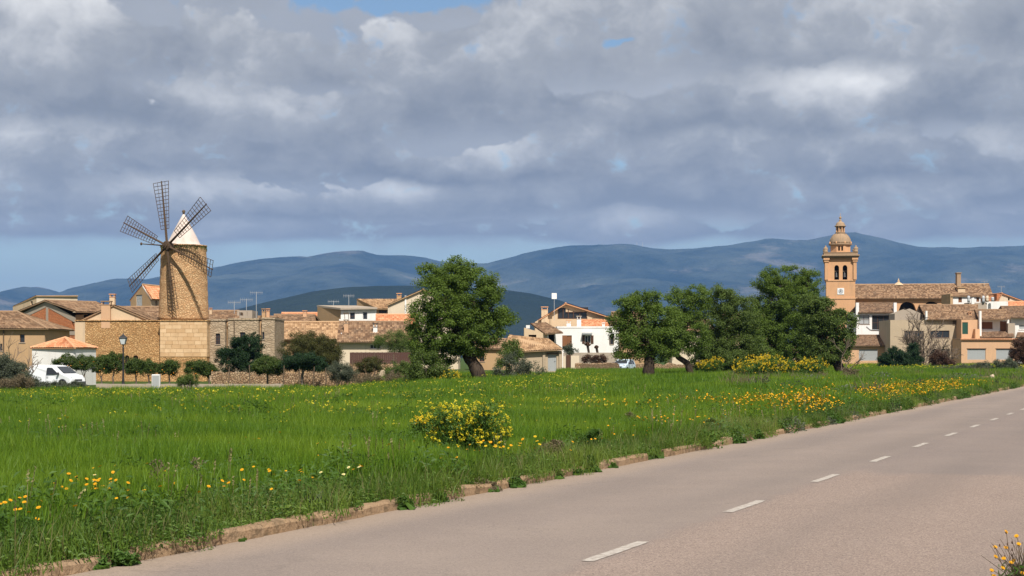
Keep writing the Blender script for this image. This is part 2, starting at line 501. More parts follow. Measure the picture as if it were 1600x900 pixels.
def build_dashes():
    m, nt, b = mat('road_paint', .8, .2)
    t = wpos(nt)
    w = noise(nt, t, 16, 5, .7).step(.42, .60)
    setc(nt, b, mix(nt, w * .8, (.45, .405, .355), (.27, .225, .19)))
    e = bpy.data.objects.new('road_marking', None); C.objects.link(e); e['kind'] = 'structure'
    e.location = (*road(0, -3.45), 0)
    for i in range(-3, 26):
        s1 = -2.466 + 4.44 * i; mb = MB()
        w2 = .055
        pts = []
        for k in range(7):
            s = s1 - 1.5 + 1.5 * k / 6
            for o in (-3.45 + w2 + random.uniform(-.006, .006), -3.45 - w2 + random.uniform(-.006, .006)):
                x, y = road(s, o); pts.append((x - e.location.x, y - e.location.y, .0435))
        mb.add(pts, [(2 * k, 2 * k + 1, 2 * k + 3, 2 * k + 2) for k in range(6)])
        mb.build('lane_dash', m, e)
build_dashes()

def build_kerb():
    m, nt, b = mat('kerb_concrete', .95, .1)
    t = wpos(nt)
    k = mix(nt, noise(nt, t, 3.2, 6, .65), (.26, .165, .095), (.42, .30, .195))
    k = mix(nt, orand(nt) * .5, k, (.34, .215, .115))
    k = mix(nt, noise(nt, t, 6, 5, .7).step(.46, .66) * .70, k, (.13, .095, .058))
    k = mix(nt, noise(nt, t, 22, 3, .6).step(.6, .8) * .5, k, (.50, .38, .26))
    setc(nt, b, k); bump(nt, b, noise(nt, t, 18, 5, .7), .03, 1.0)
    e = bpy.data.objects.new('kerb', None); C.objects.link(e); e['kind'] = 'structure'
    ang = math.atan2(RT.y, RT.x)
    x, y = road(0, 0); e.location = (x, y, 0); e.rotation_euler = (0, 0, ang)
    protos = []
    for i in range(8):
        L = .955; mb = MB()
        # worn stone: sections along its length, rounded and chipped top edge
        secs = 6; v, f = [], []
        for a in range(secs + 1):
            xx = L * a / secs
            ch = .022 + random.uniform(0, .014); top = .118 + random.uniform(-.004, .004)
            jit = lambda q: random.uniform(-q, q)
            v += [(xx, .0 + jit(.004), -.08), (xx, .004 + jit(.006), top - ch), (xx, ch + jit(.006), top), (xx, .15, top + jit(.006)), (xx, .155, -.08)]
        for a in range(secs):
            for c in range(4): f.append((a * 5 + c, (a + 1) * 5 + c, (a + 1) * 5 + c + 1, a * 5 + c + 1))
        f.append((0, 1, 2, 3, 4)); f.append(tuple(secs * 5 + c for c in (4, 3, 2, 1, 0)))
        mb.add(v, f)
        me = bpy.data.meshes.new('kerb_stone'); me.from_pydata(mb.v, [], mb.f); me.materials.append(m); protos.append(me)
    for i in range(-14, 100):
        if i in (9, 16, 24, 25): continue          # stones missing, overgrown
        o = link('kerb_stone', protos[i % 8 if random.random() < .5 else random.randrange(8)], e)
        o.location = (i * 1.0 + random.uniform(-.006, .006), random.uniform(-.012, .012), random.uniform(-.02, .012))
        o.rotation_euler = (random.uniform(-.05, .05), random.uniform(-.012, .012), random.uniform(-.018, .018))
build_kerb()

# ------------------------------------------------------------------ mountains and hills
def mountain_mat(name, a, b_, rock, rk):
    m, nt, b = mat(name, 1.0, .05)
    t = wpos(nt)
    n1 = noise(nt, t, .0016, 7, .66)
    k = mix(nt, n1.step(.3, .7), a, b_)
    k = mix(nt, noise(nt, vscale(nt, t, 1, 1, 2.2), .0009, 7, .70).step(.54, .66) * rk, k, rock)
    setc(nt, b, k); bump(nt, b, n1, 160, 1.0)
    return m
def massif(name, prof, d, front, back, nx, ny, amp, m, xr, seed):
    px = np.array([p[0] for p in prof], float); py = np.array([p[1] for p in prof], float)
    v, f = [], []
    for j in range(ny):
        t = j / (ny - 1)
        y = d - front + (front + back) * t
        tt = (y - (d - front)) / front if y <= d else 1 - (y - d) / back
        for i in range(nx):
            X = -xr + 2 * xr * i / (nx - 1)
            hx = max(0.0, wz(np.interp(800 + F * X / d, px, py), d))
            q = Vector((X / 2600 + seed, y / 2600, seed))
            rd = mnoise.ridged_multi_fractal(q, 1.0, 2.1, 5, 1.0, 2.0) - 1.0
            fb = mnoise.fractal(Vector((X / 700, y / 700, seed)), 1.0, 2.0, 5)
            z = hx * (tt ** 1.25 if tt > 0 else 0) * (1 + amp * rd * (1 - tt) * 1.1) + hx * .05 * fb * tt + amp * 60 * rd * tt * (1 - tt)
            v.append((X, y, max(z, 0) - 6 * (1 - tt) - 1))
    for j in range(ny - 1):
        for i in range(nx - 1): f.append((j * nx + i, j * nx + i + 1, (j + 1) * nx + i + 1, (j + 1) * nx + i))
    mb = MB(); mb.add(v, f)
    return mb.build(name, m, smooth=True, kind='structure')
far_prof = [(-2200, 500), (-900, 478), (-300, 470), (0, 463), (30, 452), (58, 444), (80, 449), (108, 459), (135, 447), (180, 434), (230, 436), (290, 424), (340, 417), (400, 407), (440, 405), (480, 403), (520, 397), (562, 395), (590, 402), (625, 402), (660, 407), (700, 412), (760, 411), (820, 398), (880, 392), (930, 385), (965, 383), (1010, 385), (1050, 385), (1095, 382), (1150, 376), (1205, 373), (1260, 376), (1340, 371), (1370, 374), (1400, 380), (1450, 384), (1500, 388), (1560, 383), (1600, 384), (1800, 392), (2300, 410), (3500, 470), (4500, 520)]
massif('mountains', far_prof, 12000, 4200, 2600, 520, 90, .85, mountain_mat('far_mountain', (.014, .028, .036), (.075, .092, .085), (.36, .30, .27), .30), 13000, 4.2)
hill_prof = [(-600, 556), (250, 530), (330, 492), (372, 484), (430, 470), (490, 457), (540, 450), (590, 447), (650, 446), (720, 447), (780, 449), (830, 455), (870, 464), (900, 474), (940, 488), (1000, 515), (1200, 540), (2000, 556)]
massif('hill', hill_prof, 4600, 1500, 1100, 260, 44, .22, mountain_mat('wooded_hill', (.010, .018, .016), (.022, .032, .024), (.09, .085, .06), .2), 2600, 1.7)

def build_haze():
    m = bpy.data.materials.new('haze_air'); m.use_nodes = True
    nt = m.node_tree
    for n in list(nt.nodes): nt.nodes.remove(n)
    out = nt.nodes.new('ShaderNodeOutputMaterial'); p = nt.nodes.new('ShaderNodeVolumePrincipled')
    p.inputs['Color'].default_value = (.18, .39, .82, 1)
    p.inputs['Density'].default_value = 5.0e-5
    nt.links.new(p.outputs[0], out.inputs['Volume'])
    mb = MB(); mb.box(-23000, 23000, -23000, 23000, -12, 1080)
    o = mb.build('haze', m, kind='stuff')
    tag(o, 'thin blue haze hanging over the plain before the mountains', 'haze')
build_haze()
# ------------------------------------------------------------------ building kit
def wall_mesh(mb, A, Cc, zb, top, holes=(), rev=.2):
    """upright wall from A to Cc (as seen from outside, left to right) with real openings"""
    A, Cc = Vector(A), Vector(Cc); u = Cc - A; L = u.length; u /= L
    inn = Vector((-u.y, u.x)) * rev
    ts = {0.0, L} | {min(max(t, 0), L) for t, z in top}
    for h in holes:
        n = 8 if h[4] else 1
        for k in range(n + 1): ts.add(h[0] + (h[1] - h[0]) * k / n)
    ts = sorted(ts)
    tt = [p[0] for p in top]; tz = [p[1] for p in top]
    tz_ = lambda t: float(np.interp(t, tt, tz))
    def hz(h, t):
        if not h[4]: return h[3]
        r = (h[1] - h[0]) / 2; c = (h[0] + h[1]) / 2
        k = r if h[4] is True else h[4]
        return h[3] - k + k * math.sqrt(max(0, 1 - ((t - c) / r) ** 2))
    P = lambda t, z, i=0: (A.x + u.x * t + inn.x * i, A.y + u.y * t + inn.y * i, z)
    for a, b in zip(ts, ts[1:]):
        if b - a < 1e-5: continue
        mid = (a + b) / 2
        hs = sorted([h for h in holes if h[0] < mid < h[1]], key=lambda h: h[2])
        la, lb = zb, zb
        for h in hs:
            mb.quad(P(a, la), P(b, lb), P(b, h[2]), P(a, h[2]))
            mb.quad(P(a, h[2]), P(b, h[2]), P(b, h[2], 1), P(a, h[2], 1))
            la, lb = hz(h, a), hz(h, b)
            mb.quad(P(a, la, 1), P(b, lb, 1), P(b, lb), P(a, la))
        mb.quad(P(a, la), P(b, lb), P(b, tz_(b)), P(a, tz_(a)))
    for h in holes:
        for t in (h[0], h[1]):
            z1 = hz(h, t)
            if z1 - h[2] > 1e-3: mb.quad(P(t, h[2]), P(t, z1), P(t, z1, 1), P(t, h[2], 1))

def roof_mesh(mb, e0, e1, r1, r0, pitch=.24, course=.42, amp=.055, th=.10):
    """one tiled slope: eave e0-e1 (left to right seen from outside), ridge r0-r1; barrel-tile columns and overlapping courses"""
    e0, e1, r1, r0 = map(Vector, (e0, e1, r1, r0))
    W = max((e1 - e0).length, (r1 - r0).length); Ls = ((r0 + r1) / 2 - (e0 + e1) / 2).length
    n = max(3, round(W / pitch)); k = max(2, round(Ls / course))
    nn = (e1 - e0).cross((r0 + r1) / 2 - e0).normalized()
    if nn.z < 0: nn = -nn
    cols = n * 4
    ph = [random.uniform(-.3, .3) for _ in range(n + 1)]
    v, f, uv = [], [], []
    rows = []
    for c in range(k):
        rows.append((c / k, .030)); rows.append(((c + 1) / k - .001, 0.0))
    sag = random.uniform(.02, .07)
    for (t, lift) in rows:
        a = e0.lerp(r0, t); b = e1.lerp(r1, t)
        for i in range(cols + 1):
            w = i / cols
            hgt = amp * .5 * (1 + math.cos(2 * pi * i / 4)) + lift
            p = a.lerp(b, w) + nn * hgt
            p.z -= sag * math.sin(pi * w) * t + .012 * math.sin(9 * w + ph[i // 4])
            v.append(p)
    m = cols + 1
    for r in range(len(rows) - 1):
        for i in range(cols):
            f.append((r * m + i, r * m + i + 1, (r + 1) * m + i + 1, (r + 1) * m + i))
            c = i // 4 + .5; rr = r // 2 + .5
            uv.append([(c, rr)] * 4)
    mb.add(v, f, uv)
    d = nn * -th
    q = [e0 + d, e1 + d, r1 + d, r0 + d]
    mb.add(q, [(3, 2, 1, 0)])
    T = [e0, e1, r1, r0]
    for i in range(4): mb.add([q[i], q[(i + 1) % 4], T[(i + 1) % 4], T[i]], [(0, 1, 2, 3)])

class Bld:
    def __init__(s, name, label, cat, px, d, group=None):
        s.d = d; x = wx(px, d)
        s.o = Vector((x, d, min(ground_z(x, d), 0) - .15)); s.e = thing(name, label, cat, s.o, 0, group)
        s.walls = {}; s.roofs = {}
    def W(s, px, py, dy=0.0):
        d = s.d + dy
        return Vector((wx(px, d), d, wz(py, d))) - s.o
    def X(s, px, dy=0.0): return wx(px, s.d + dy) - s.o.x
    def Z(s, py, dy=0.0): return wz(py, s.d + dy) - s.o.z
    def seg(s, m, p0, p1, tops, holes=(), rev=.2, base=0.0):
        """p=(px,dy) ends; tops=[(px,py)..]; holes=[(px0,px1,py0,py1[,arch])] all read along this wall"""
        A = Vector((wx(p0[0], s.d + p0[1]), s.d + p0[1])); B = Vector((wx(p1[0], s.d + p1[1]), s.d + p1[1]))
        u = (B - A).normalized()
        def on(px, py):
            k = (px - 800) / F
            t = (k * A.y - A.x) / (u.x - k * u.y)
            return t, wz(py, A.y + u.y * t) - s.o.z
        top = [on(*t) for t in tops]
        hs = []
        for h in holes:
            a, z1 = on(h[0], h[2]); b, _ = on(h[1], h[2]); _, z0 = on(h[0], h[3])
            hs.append((a, b, z0, z1, h[4] if len(h) > 4 else 0))
        mb = s.walls.setdefault(m, MB())
        wall_mesh(mb, A - s.o.xy, B - s.o.xy, base, top, hs, rev)
    def box(s, m, px0, px1, tops, dy=0.0, depth=6.0, holes=(), rev=.2, base=0.0, back_low=None):
        """house block square to the view: front with openings, two sides, back"""
        s.nb = getattr(s, 'nb', 0) + 1; key = (m, s.nb)
        s.seg(key, (px0, dy), (px1, dy), tops, holes, rev, base)
        x0, x1 = s.X(px0, dy), s.X(px1, dy); y0, y1 = dy, dy + depth
        zt = [(s.X(p, dy), s.Z(q, dy)) for p, q in tops]
        za, zc = zt[0][1], zt[-1][1]
        mb = s.walls[key]
        ba = za if back_low is None else za - back_low; bc = zc if back_low is None else zc - back_low
        wall_mesh(mb, (x0, y1), (x0, y0), base, [(0, ba), (depth, za)])
        wall_mesh(mb, (x1, y0), (x1, y1), base, [(0, zc), (depth, bc)])
        bt = [(x1 - x, z - (back_low or 0)) for x, z in zt[::-1]]
        wall_mesh(mb, (x1, y1), (x0, y1), base, bt)
        return x0, x1
    def flat(s, m, px0, px1, py, dy, depth, th=.12, over=.05):
        mb = s.roofs.setdefault((m, 0), MB()); z = s.Z(py, dy)
        mb.box(s.X(px0, dy) - over, s.X(px1, dy) + over, dy - over, dy + depth + over, z + .003, z + th)
    def roof(s, m, e0, e1, r1, r0, **k):
        roof_mesh(s.roofs.setdefault((m, 1), MB()), e0, e1, r1, r0, **k)
    def ridge(s, m, a, b):
        a, b = Vector(a), Vector(b)
        n = max(2, int((b - a).length / .4))
        mb = s.roofs.setdefault((m, 1), MB())
        for i in range(n):
            p, q = a.lerp(b, i / n), a.lerp(b, (i + 1.06) / n)
            mb.tube([p, q], [.115, .10], 8)
    def slope_front(s, m, pe0, pe1, pye, pr0, pr1, pyr, dye=-.35, run=3.0, back=True, **k):
        """roof with its ridge across the view: front slope and the slope behind it"""
        e0, e1 = s.W(pe0, pye, dye), s.W(pe1, pye, dye)
        r0, r1 = s.W(pr0, pyr, dye + run), s.W(pr1, pyr, dye + run)
        s.roof(m, e0, e1, r1, r0, **k)
        if back:
            b0 = Vector((e0.x, 2 * run + dye + .3, e0.z)); b1 = Vector((e1.x, 2 * run + dye + .3, e1.z))
            s.roof(m, b1, b0, r0, r1, **k)
            s.ridge(m, r0 + Vector((0, 0, .03)), r1 + Vector((0, 0, .03)))
    def gable_front(s, m, pl, pyl, pa, pya, pr, pyr, dy=-.25, depth=6.5, **k):
        """roof with its gable end to the view: ridge runs back"""
        L0, A0, R0 = s.W(pl, pyl, dy), s.W(pa, pya, dy), s.W(pr, pyr, dy)
        o = Vector((0, depth, 0))
        s.roof(m, L0 + o, L0, A0, A0 + o, **k)
        s.roof(m, R0, R0 + o, A0 + o, A0, **k)
        s.ridge(m, A0 + Vector((0, 0, .03)), A0 + o + Vector((0, 0, .03)))
    def window(s, px0, px1, py0, py1, dy=0.0, cols=2, rows=1, fm='brown_wood', inset=.14, shutters=None, sill=True, name='window', glass='glass', shw=1.0):
        x0, x1, z1, z0 = s.X(px0, dy), s.X(px1, dy), s.Z(py0, dy), s.Z(py1, dy)
        y = dy + inset; b = min(.07, (x1 - x0) * .09); mb = MB()
        g = .004
        mb.box(x0 + g, x0 + b, y, y + .06, z0 + g, z1 - g); mb.box(x1 - b, x1 - g, y, y + .06, z0 + g, z1 - g)
        mb.box(x0 + b, x1 - b, y, y + .06, z0 + g, z0 + b); mb.box(x0 + b, x1 - b, y, y + .06, z1 - b, z1 - g)
        for c in range(1, cols):
            x = x0 + (x1 - x0) * c / cols; mb.box(x - b / 2, x + b / 2, y + .003, y + .055, z0 + b, z1 - b)
        for r in range(1, rows):
            z = z0 + (z1 - z0) * r / rows; mb.box(x0 + b, x1 - b, y + .006, y + .050, z - b / 2, z + b / 2)
        w = mb.build(name, M[fm], s.e)
        p = MB(); p.box(x0 + b * .5, x1 - b * .5, y + .025, y + .035, z0 + b * .5, z1 - b * .5); p.build('pane', M[glass], w)
        if sill:
            q = MB(); q.box(x0 - .08, x1 + .08, dy - .06, dy + inset, z0 - .07, z0 - .003); q.build('sill', M['cement'], w)
        if shutters:
            for sx, sd in ((x0, -1), (x1, 1)):
                wd = (x1 - x0) * .5 * shw; a = sx - wd if sd < 0 else sx
                q = MB(); q.box(a + .01, a + wd - .01, dy - .05, dy - .008, z0, z1)
                n = 9
                for i in range(n):
                    zz = z0 + .06 + (z1 - z0 - .12) * i / n
                    q.box(a + .05, a + wd - .05, dy - .062, dy - .05, zz, zz + (z1 - z0) / n * .55)
                q.build('shutter', M[shutters], s.e)
        return w
    def door(s, px0, px1, py0, py1, dy=0.0, m='brown_wood', inset=.10, planks=4, handle=True, name='door', horiz=False):
        x0, x1, z1, z0 = s.X(px0, dy), s.X(px1, dy), s.Z(py0, dy), s.Z(py1, dy)
        y = dy + inset; mb = MB(); g = .012
        if horiz:
            n = max(3, int((z1 - z0) / .16))
            for i in range(n):
                a = z0 + (z1 - z0) * i / n; mb.box(x0 + .01, x1 - .01, y, y + .05, a + .006, a + (z1 - z0) / n - .006)
            mb.box(x0 + .01, x1 - .01, y + .02, y + .06, z0, z1)
        else:
            for i in range(planks):
                a = x0 + (x1 - x0) * i / planks; mb.box(a + g, a + (x1 - x0) / planks - g * .2, y, y + .05, z0, z1 - g)
            mb.box(x0 + .005, x1 - .005, y + .02, y + .065, z0, z1 - .005)
        o = mb.build(name, M[m], s.e)
        if handle:
            h = MB(); h.tube([(x1 - .12, y - .05, z0 + 1.0), (x1 - .22, y - .05, z0 + 1.0)], .018, 6); h.tube([(x1 - .12, y - .05, z0 + 1.0), (x1 - .12, y + .02, z0 + 1.0)], .014, 6)
            h.build('handle', M['iron'], o)
        return o
    def chimney(s, px0, px1, py0, py1, dy=1.0, m='cream', cap='tile_red', depth=None):
        x0, x1, z1, z0 = s.X(px0, dy), s.X(px1, dy), s.Z(py0, dy), s.Z(py1, dy)
        dp = depth or (x1 - x0); c = min(.16, (z1 - z0) * .16)
        mb = MB(); mb.box(x0, x1, dy, dy + dp, z0 - .8, z1 - 2.2 * c)
        for a in (x0 + .02, x1 - .10):
            for b in (dy + .02, dy + dp - .10): mb.box(a, a + .08, b, b + .08, z1 - 2.2 * c, z1 - .6 * c)
        o = mb.build('chimney', M[m], s.e)
        q = MB(); q.box(x0 - .06, x1 + .06, dy - .06, dy + dp + .06, z1 - .6 * c, z1); q.box(x0 - .035, x1 + .035, dy - .035, dy + dp + .035, z1 - 2.6 * c, z1 - 2.25 * c)
        q.build('cap', M[cap], o)
        return o
    def part(s, name, m, mb, parent=None, **k): return mb.build(name, M[m], parent or s.e, **k)
    def done(s):
        for m, mb in s.walls.items(): mb.build('wall', M[m if isinstance(m, str) else m[0]], s.e)
        for (m, u), mb in s.roofs.items(): mb.build('roof', M[m], s.e, uv=bool(u))
        return s

def antenna(px, pyb, pyt, d, label, style=0):
    """television aerial on a pole"""
    x, z0, z1 = wx(px, d), wz(pyb, d), wz(pyt, d)
    e = thing('aerial', label, 'aerial', (x, d, z0))
    h = z1 - z0; mb = MB(); mb.tube([(0, 0, -.3), (0, 0, h)], .028, 6); mb.build('mast', M['zinc'], e)
    q = MB()
    if style == 1:
        q.box(-.32, .32, -.05, .0, h - .75, h); q.build('panel', M['white_paint'], e)
    else:
        q.tube([(-.7, 0, h - .1), (.7, .2, h - .1)], .018, 5)
        for k in range(7):
            a = -.65 + k * .21; q.tube([(a, -.32 + a * .14, h - .1), (a, .32 + a * .14, h - .1)], .010, 4)
            q.tube([(a, a * .14, h - .32), (a, a * .14, h + .12)], .010, 4)
        q.build('dipoles', M['zinc'], e)
    return e
# ------------------------------------------------------------------ the windmill and its stone base
def build_windmill():
    d = 163.0; cy = d + 2.75; cx = wx(287, cy)
    gz = ground_z(cx, cy) - .15
    e = thing('windmill', 'round ochre stone windmill with white conical cap and six bare lattice sails', 'windmill', (cx, cy, gz))
    zz = lambda py, dd=cy: wz(py, dd) - gz
    zb, zt = zz(501, d + .4), zz(383, d + .4)
    # square base
    x0, x1, y0, y1 = wx(250, d) - cx, wx(323, d) - cx, -2.75, 3.4
    mb = MB(); zl = zb - 3.55
    mb.box(x0, x1, y0, y1, 0, zb - .06)
    base = mb.build('base', M['rubble'], e)
    m, nt, b = mat('ashlar_block', .92, .12)
    t = tcoord(nt); k = mix(nt, orand(nt), (.54, .345, .185), (.68, .48, .29))
    k = mix(nt, noise(nt, wpos(nt), 1.3, 5, .6).step(.4, .75) * .5, k, (.42, .27, .14)); setc(nt, b, k); bump(nt, b, noise(nt, t, 12, 4), .02)
    # dressed blocks laid over the upper part of the two faces
    rows = 9; hgt = 3.5 / rows
    def course(face):
        for r in range(rows):
            p = x0 if face == 'front' else y0
            q1 = x1 if face == 'front' else y1
            first = True
            while p < q1 - .05:
                L = random.uniform(.55, .95) * (.6 if first and r % 2 else 1); first = False
                q = min(p + L, q1)
                if q1 - q < .25: q = q1
                z = zl + r * hgt; g = .008; pr = .035 + random.uniform(0, .016)
                bb = MB()
                if face == 'front': bb.cbox(-(q - p) / 2 + g, (q - p) / 2 - g, -hgt / 2 + g, hgt / 2 - g, 0, pr + .05, .012)
                else: bb.cbox(-(q - p) / 2 + g, (q - p) / 2 - g, -hgt / 2 + g, hgt / 2 - g, 0, pr + .05, .012)
                o = bb.build('ashlar_block', m, e)
                if face == 'front':
                    o.location = ((p + q) / 2, y0 + .05, z + hgt / 2); o.rotation_euler = (R(90), 0, 0)
                else:
                    o.location = (x1 - .05, (p + q) / 2, z + hgt / 2); o.rotation_euler = (R(90), 0, R(90))
                p = q
    course('front'); course('side')
    c = MB(); c.box(x0 - .12, x1 + .12, y0 - .12, y1 + .1, zb - .055, zb + .07); c.build('cornice', M['rubble'], e)
    # round tower
    mb = MB(); prof = []
    for i in range(25):
        t = i / 24; prof.append((2.46 - .24 * t + .02 * math.sin(t * 40), zb + .075 + (zt - zb - .075) * t))
    prof.append((2.30, zt + .004)); prof.append((2.30, zt + .12)); prof.append((1.8, zt + .16))
    mb.lathe(prof, 64)
    tw = mb.build('tower', M['tower'], e, smooth=True)
    # plants rooted at the tower's rim
    lv = MB()
    for i in range(160):
        a = random.uniform(-2.9, .2); r = 2.27; z = zt - abs(random.gauss(0, .25)) + .1
        p = Vector((r * math.cos(a), r * math.sin(a), z)); q = Vector((random.gauss(0, 1), random.gauss(0, 1), random.gauss(0, 1))).normalized() * .09
        w = q.orthogonal().normalized() * .05
        lv.quad(p - q, p + w, p + q, p - w)
    lv.build('ivy', M['leaf_b'], e, kind='stuff')
    mb = MB(); a = R(-122)
    # cap
    za = zz(334); r0 = 1.66
    cp = [(r0 + .14, zt + .10), (r0 + .10, zt + .20), (r0 - .04, zt + .26)]
    for i in range(1, 10):
        t = i / 10; cp.append(((r0 - .05) * (1 - t) ** .93 + .03, zt + .26 + (za - zt - .26) * t))
    cp.append((.05, za))
    mb = MB(); mb.lathe(cp, 48)
    cap = mb.build('cap', plaster('cap_limewash', (.64, .545, .49), .7, (.50, .32, .24)), e, smooth=True)
    mb = MB(); mb.lathe([(.05, 0), (.13, .04), (.10, .12), (.17, .2), (.16, .32), (.05, .42)], 14, (0, 0, za - .03)); mb.build('finial', M['old_wood'], cap, smooth=True)
    # rotor
    ang = R(32); n = Vector((-math.sin(ang), -math.cos(ang), .0)); e1 = Vector((math.cos(ang), -math.sin(ang), 0)); zv = Vector((0, 0, 1))
    hub = n * 3.12; hub.z = wz(384, cy + hub.y) - gz
    hub.x = wx(262, cy + hub.y) - cx
    mb = MB(); mb.tube([hub - n * 2.2, hub - n * .35, hub + n * .45], [.26, .30, .24], 12)
    mb.tube([hub - n * .32, hub - n * .28, hub + n * .28, hub + n * .32], [.34, .46, .46, .34], 12)
    hb = mb.build('hub', M['sail'], e)
    mb = MB(); tip = hub + n * 3.6 + Vector((0, 0, -.02))
    mb.tube([hub + n * .4, tip], [.07, .045], 8); mb.tube([tip - n * .1, tip, tip + n * .12], [.05, .16, .04], 8)
    mb.build('bowsprit', M['sail'], e)
    Rr = 6.42; pitch = R(13)
    st = MB(); st.tube([(0, 0, 0), (Rr * .5, 0, 0), (Rr, 0, 0)], [.115, .095, .055], 8)
    st.tube([(.2, 0, .10), (Rr * .55, 0, .07)], [.07, .05], 6)
    NR = 14; ra, rb = Rr * .26, Rr * .985
    def half(t): return .50 + .42 * t, .38 + .42 * t
    sail0 = None
    meshes = {}
    for k in range(6):
        th = R(37 + 60 * k)
        xr = e1 * math.cos(th) + zv * math.sin(th); yr = -e1 * math.sin(th) + zv * math.cos(th)
        mt = Matrix((xr, yr, n)).transposed().to_4x4(); mt.translation = hub + n * .05
        if sail0 is None:
            s = st.build('sail', M['sail'], e); sail0 = s
            for i in range(NR):
                t = i / (NR - 1); r = ra + (rb - ra) * t; l, rr = half(t)
                q = MB(); q.tube([(r, -rr, 0), (r, l, 0)], .030, 5); o = q.build('rung', M['sail'], s); o.rotation_euler = (pitch, 0, 0)
            for f in (1.0, .5):
                for sd in (0, 1):
                    a, b = half(0)[sd] * f * (1 if sd == 0 else -1), half(1)[sd] * f * (1 if sd == 0 else -1)
                    q = MB(); q.tube([(ra, a, .03), (rb, b, .03)], .030 if f == 1 else .020, 5); o = q.build('rail', M['sail'], s); o.rotation_euler = (pitch, 0, 0)
            kids = list(s.children)
        else:
            s = sail0.copy(); C.objects.link(s)
            for ch in kids:
                c2 = ch.copy(); C.objects.link(c2); c2.parent = s
        s.matrix_local = mt
build_windmill()

# ------------------------------------------------------------------ buildings round the mill
def arch_pane(b, px0, px1, py0, py1, dy, m='dark', name='arched_window'):
    x0, x1, z1, z0 = b.X(px0, dy), b.X(px1, dy), b.Z(py0, dy), b.Z(py1, dy)
    q = MB(); q.box(x0 - .05, x1 + .05, dy + .205, dy + .26, z0 - .05, z1 + .05)
    w = q.build(name, M[m], b.e)
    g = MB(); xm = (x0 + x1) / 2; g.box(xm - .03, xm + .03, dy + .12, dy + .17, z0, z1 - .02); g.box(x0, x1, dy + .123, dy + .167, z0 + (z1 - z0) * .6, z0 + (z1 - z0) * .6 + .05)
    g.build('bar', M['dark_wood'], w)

b = Bld('stone_farmhouse', 'ochre rubble farmhouse joined to the left of the windmill, two small arched windows', 'house', 185, 164)
b.seg('rubble', (133, 0), (249.5, 0), [(133, 501), (249.5, 501)], [(195, 202, 555, 583, True), (208, 216, 555, 583, True)])
b.seg('cream', (117, 0), (133, 0), [(117, 503), (133, 501)])
arch_pane(b, 195, 202, 555, 583, 0); arch_pane(b, 208, 216, 555, 583, 0)
b.seg('cream', (117, .35), (234, .35), [(117, 504), (156, 489), (177, 478), (234, 501)], base=b.Z(501.5))
b.seg('cream', (117.4, 9), (117, 0), [(117, 503), (117.4, 506)])
b.seg('cream', (236, 9), (117.4, 9), [(236, 505), (177, 482), (117.4, 507)])
L0, A0, R0 = b.W(115, 505, .2), b.W(177, 476.5, .2), b.W(236, 501, .2); o9 = Vector((0, 8.6, 0))
b.roof('tile_brown', L0 + o9, L0, A0, A0 + o9); b.roof('tile_brown', R0, R0 + o9, A0 + o9, A0)
b.chimney(158, 172, 470, 500, -.02, 'peach', 'tile_brown', .8)
q = MB(); q.box(b.X(117), b.X(249.5), -.10, .32, b.Z(501.5), b.Z(500)); b.part('coping', 'rubble', q)
b.done()

b = Bld('tiled_range', 'low building with long brown tiled roof between farmhouse gable and mill tower', 'house', 225, 174)
b.box('rubble', 178, 262, [(178, 500), (262, 500)], 0, 7)
b.slope_front('tile_brown', 176, 264, 500, 178, 262, 480, -.3, 3.8)
b.done()

b = Bld('stone_annex', 'weathered grey stone wing right of the mill with one barred window', 'house', 376, 164.5)
b.box('grey_stone', 323.5, 352, [(323.5, 501), (352, 501)], 0, 7, [(337, 344, 521, 538)])
b.window(337, 344, 521, 538, 0, 2, 3, 'dark_wood')
b.box('grey_stone', 356.5, 404, [(356.5, 500), (404, 499)], .25, 7, [(375, 383, 519, 533)])
b.window(375, 383, 519, 533, .25, 2, 1, 'dark_wood')
b.box('grey_stone', 409, 429, [(409, 498), (429, 499)], .5, 7, [(406.8 + 3, 413, 519, 530)])
b.window(409.8, 413, 519, 530, .5, 1, 1, 'dark_wood')
b.box('tan', 352.2, 356.3, [(352.2, 503), (356.3, 503)], .9, 6.2); b.box('tan', 404.2, 408.8, [(404.2, 502), (408.8, 502)], 1.1, 6.2)
q = MB()
for (a, c, py, dy) in ((322.8, 352.5, 501, -.08), (356, 404.4, 499.5, .17), (408.6, 429.6, 498.5, .42)):
    q.box(b.X(a, dy), b.X(c, dy), dy, dy + 7.2, b.Z(py, dy) - .02, b.Z(py, dy) + .16)
b.part('coping', 'grey_stone', q)
q = MB(); q.tube([b.W(366, 500, .15), b.W(366, 596, .15)], .05, 6); b.part('drainpipe', 'old_wood', q)
b.done()

b = Bld('terrace_house', 'low house behind the annex with brown roof and roof terrace wall', 'house', 355, 182)
b.box('tan', 318, 372, [(318, 500), (372, 500)], 0, 8)
b.slope_front('tile_brown', 316, 374, 500, 316, 374, 486, -.3, 3.8)
b.box('cement', 370.5, 394, [(370.5, 485), (394, 485)], 1.5, 4, [(374, 380, 488, 493), (386, 391, 487, 493)])
b.chimney(327, 331, 481, 488, 2, 'cream', 'tile_red')
b.done()
antenna(366, 486, 471, 184, 'bushy television aerial above the low roofs right of the mill')
antenna(385, 485, 467, 185, 'thin short aerial mast right of the roof terrace')
antenna(400.5, 500, 456, 183, 'tallest aerial mast with orange tip between mill and low roofs')

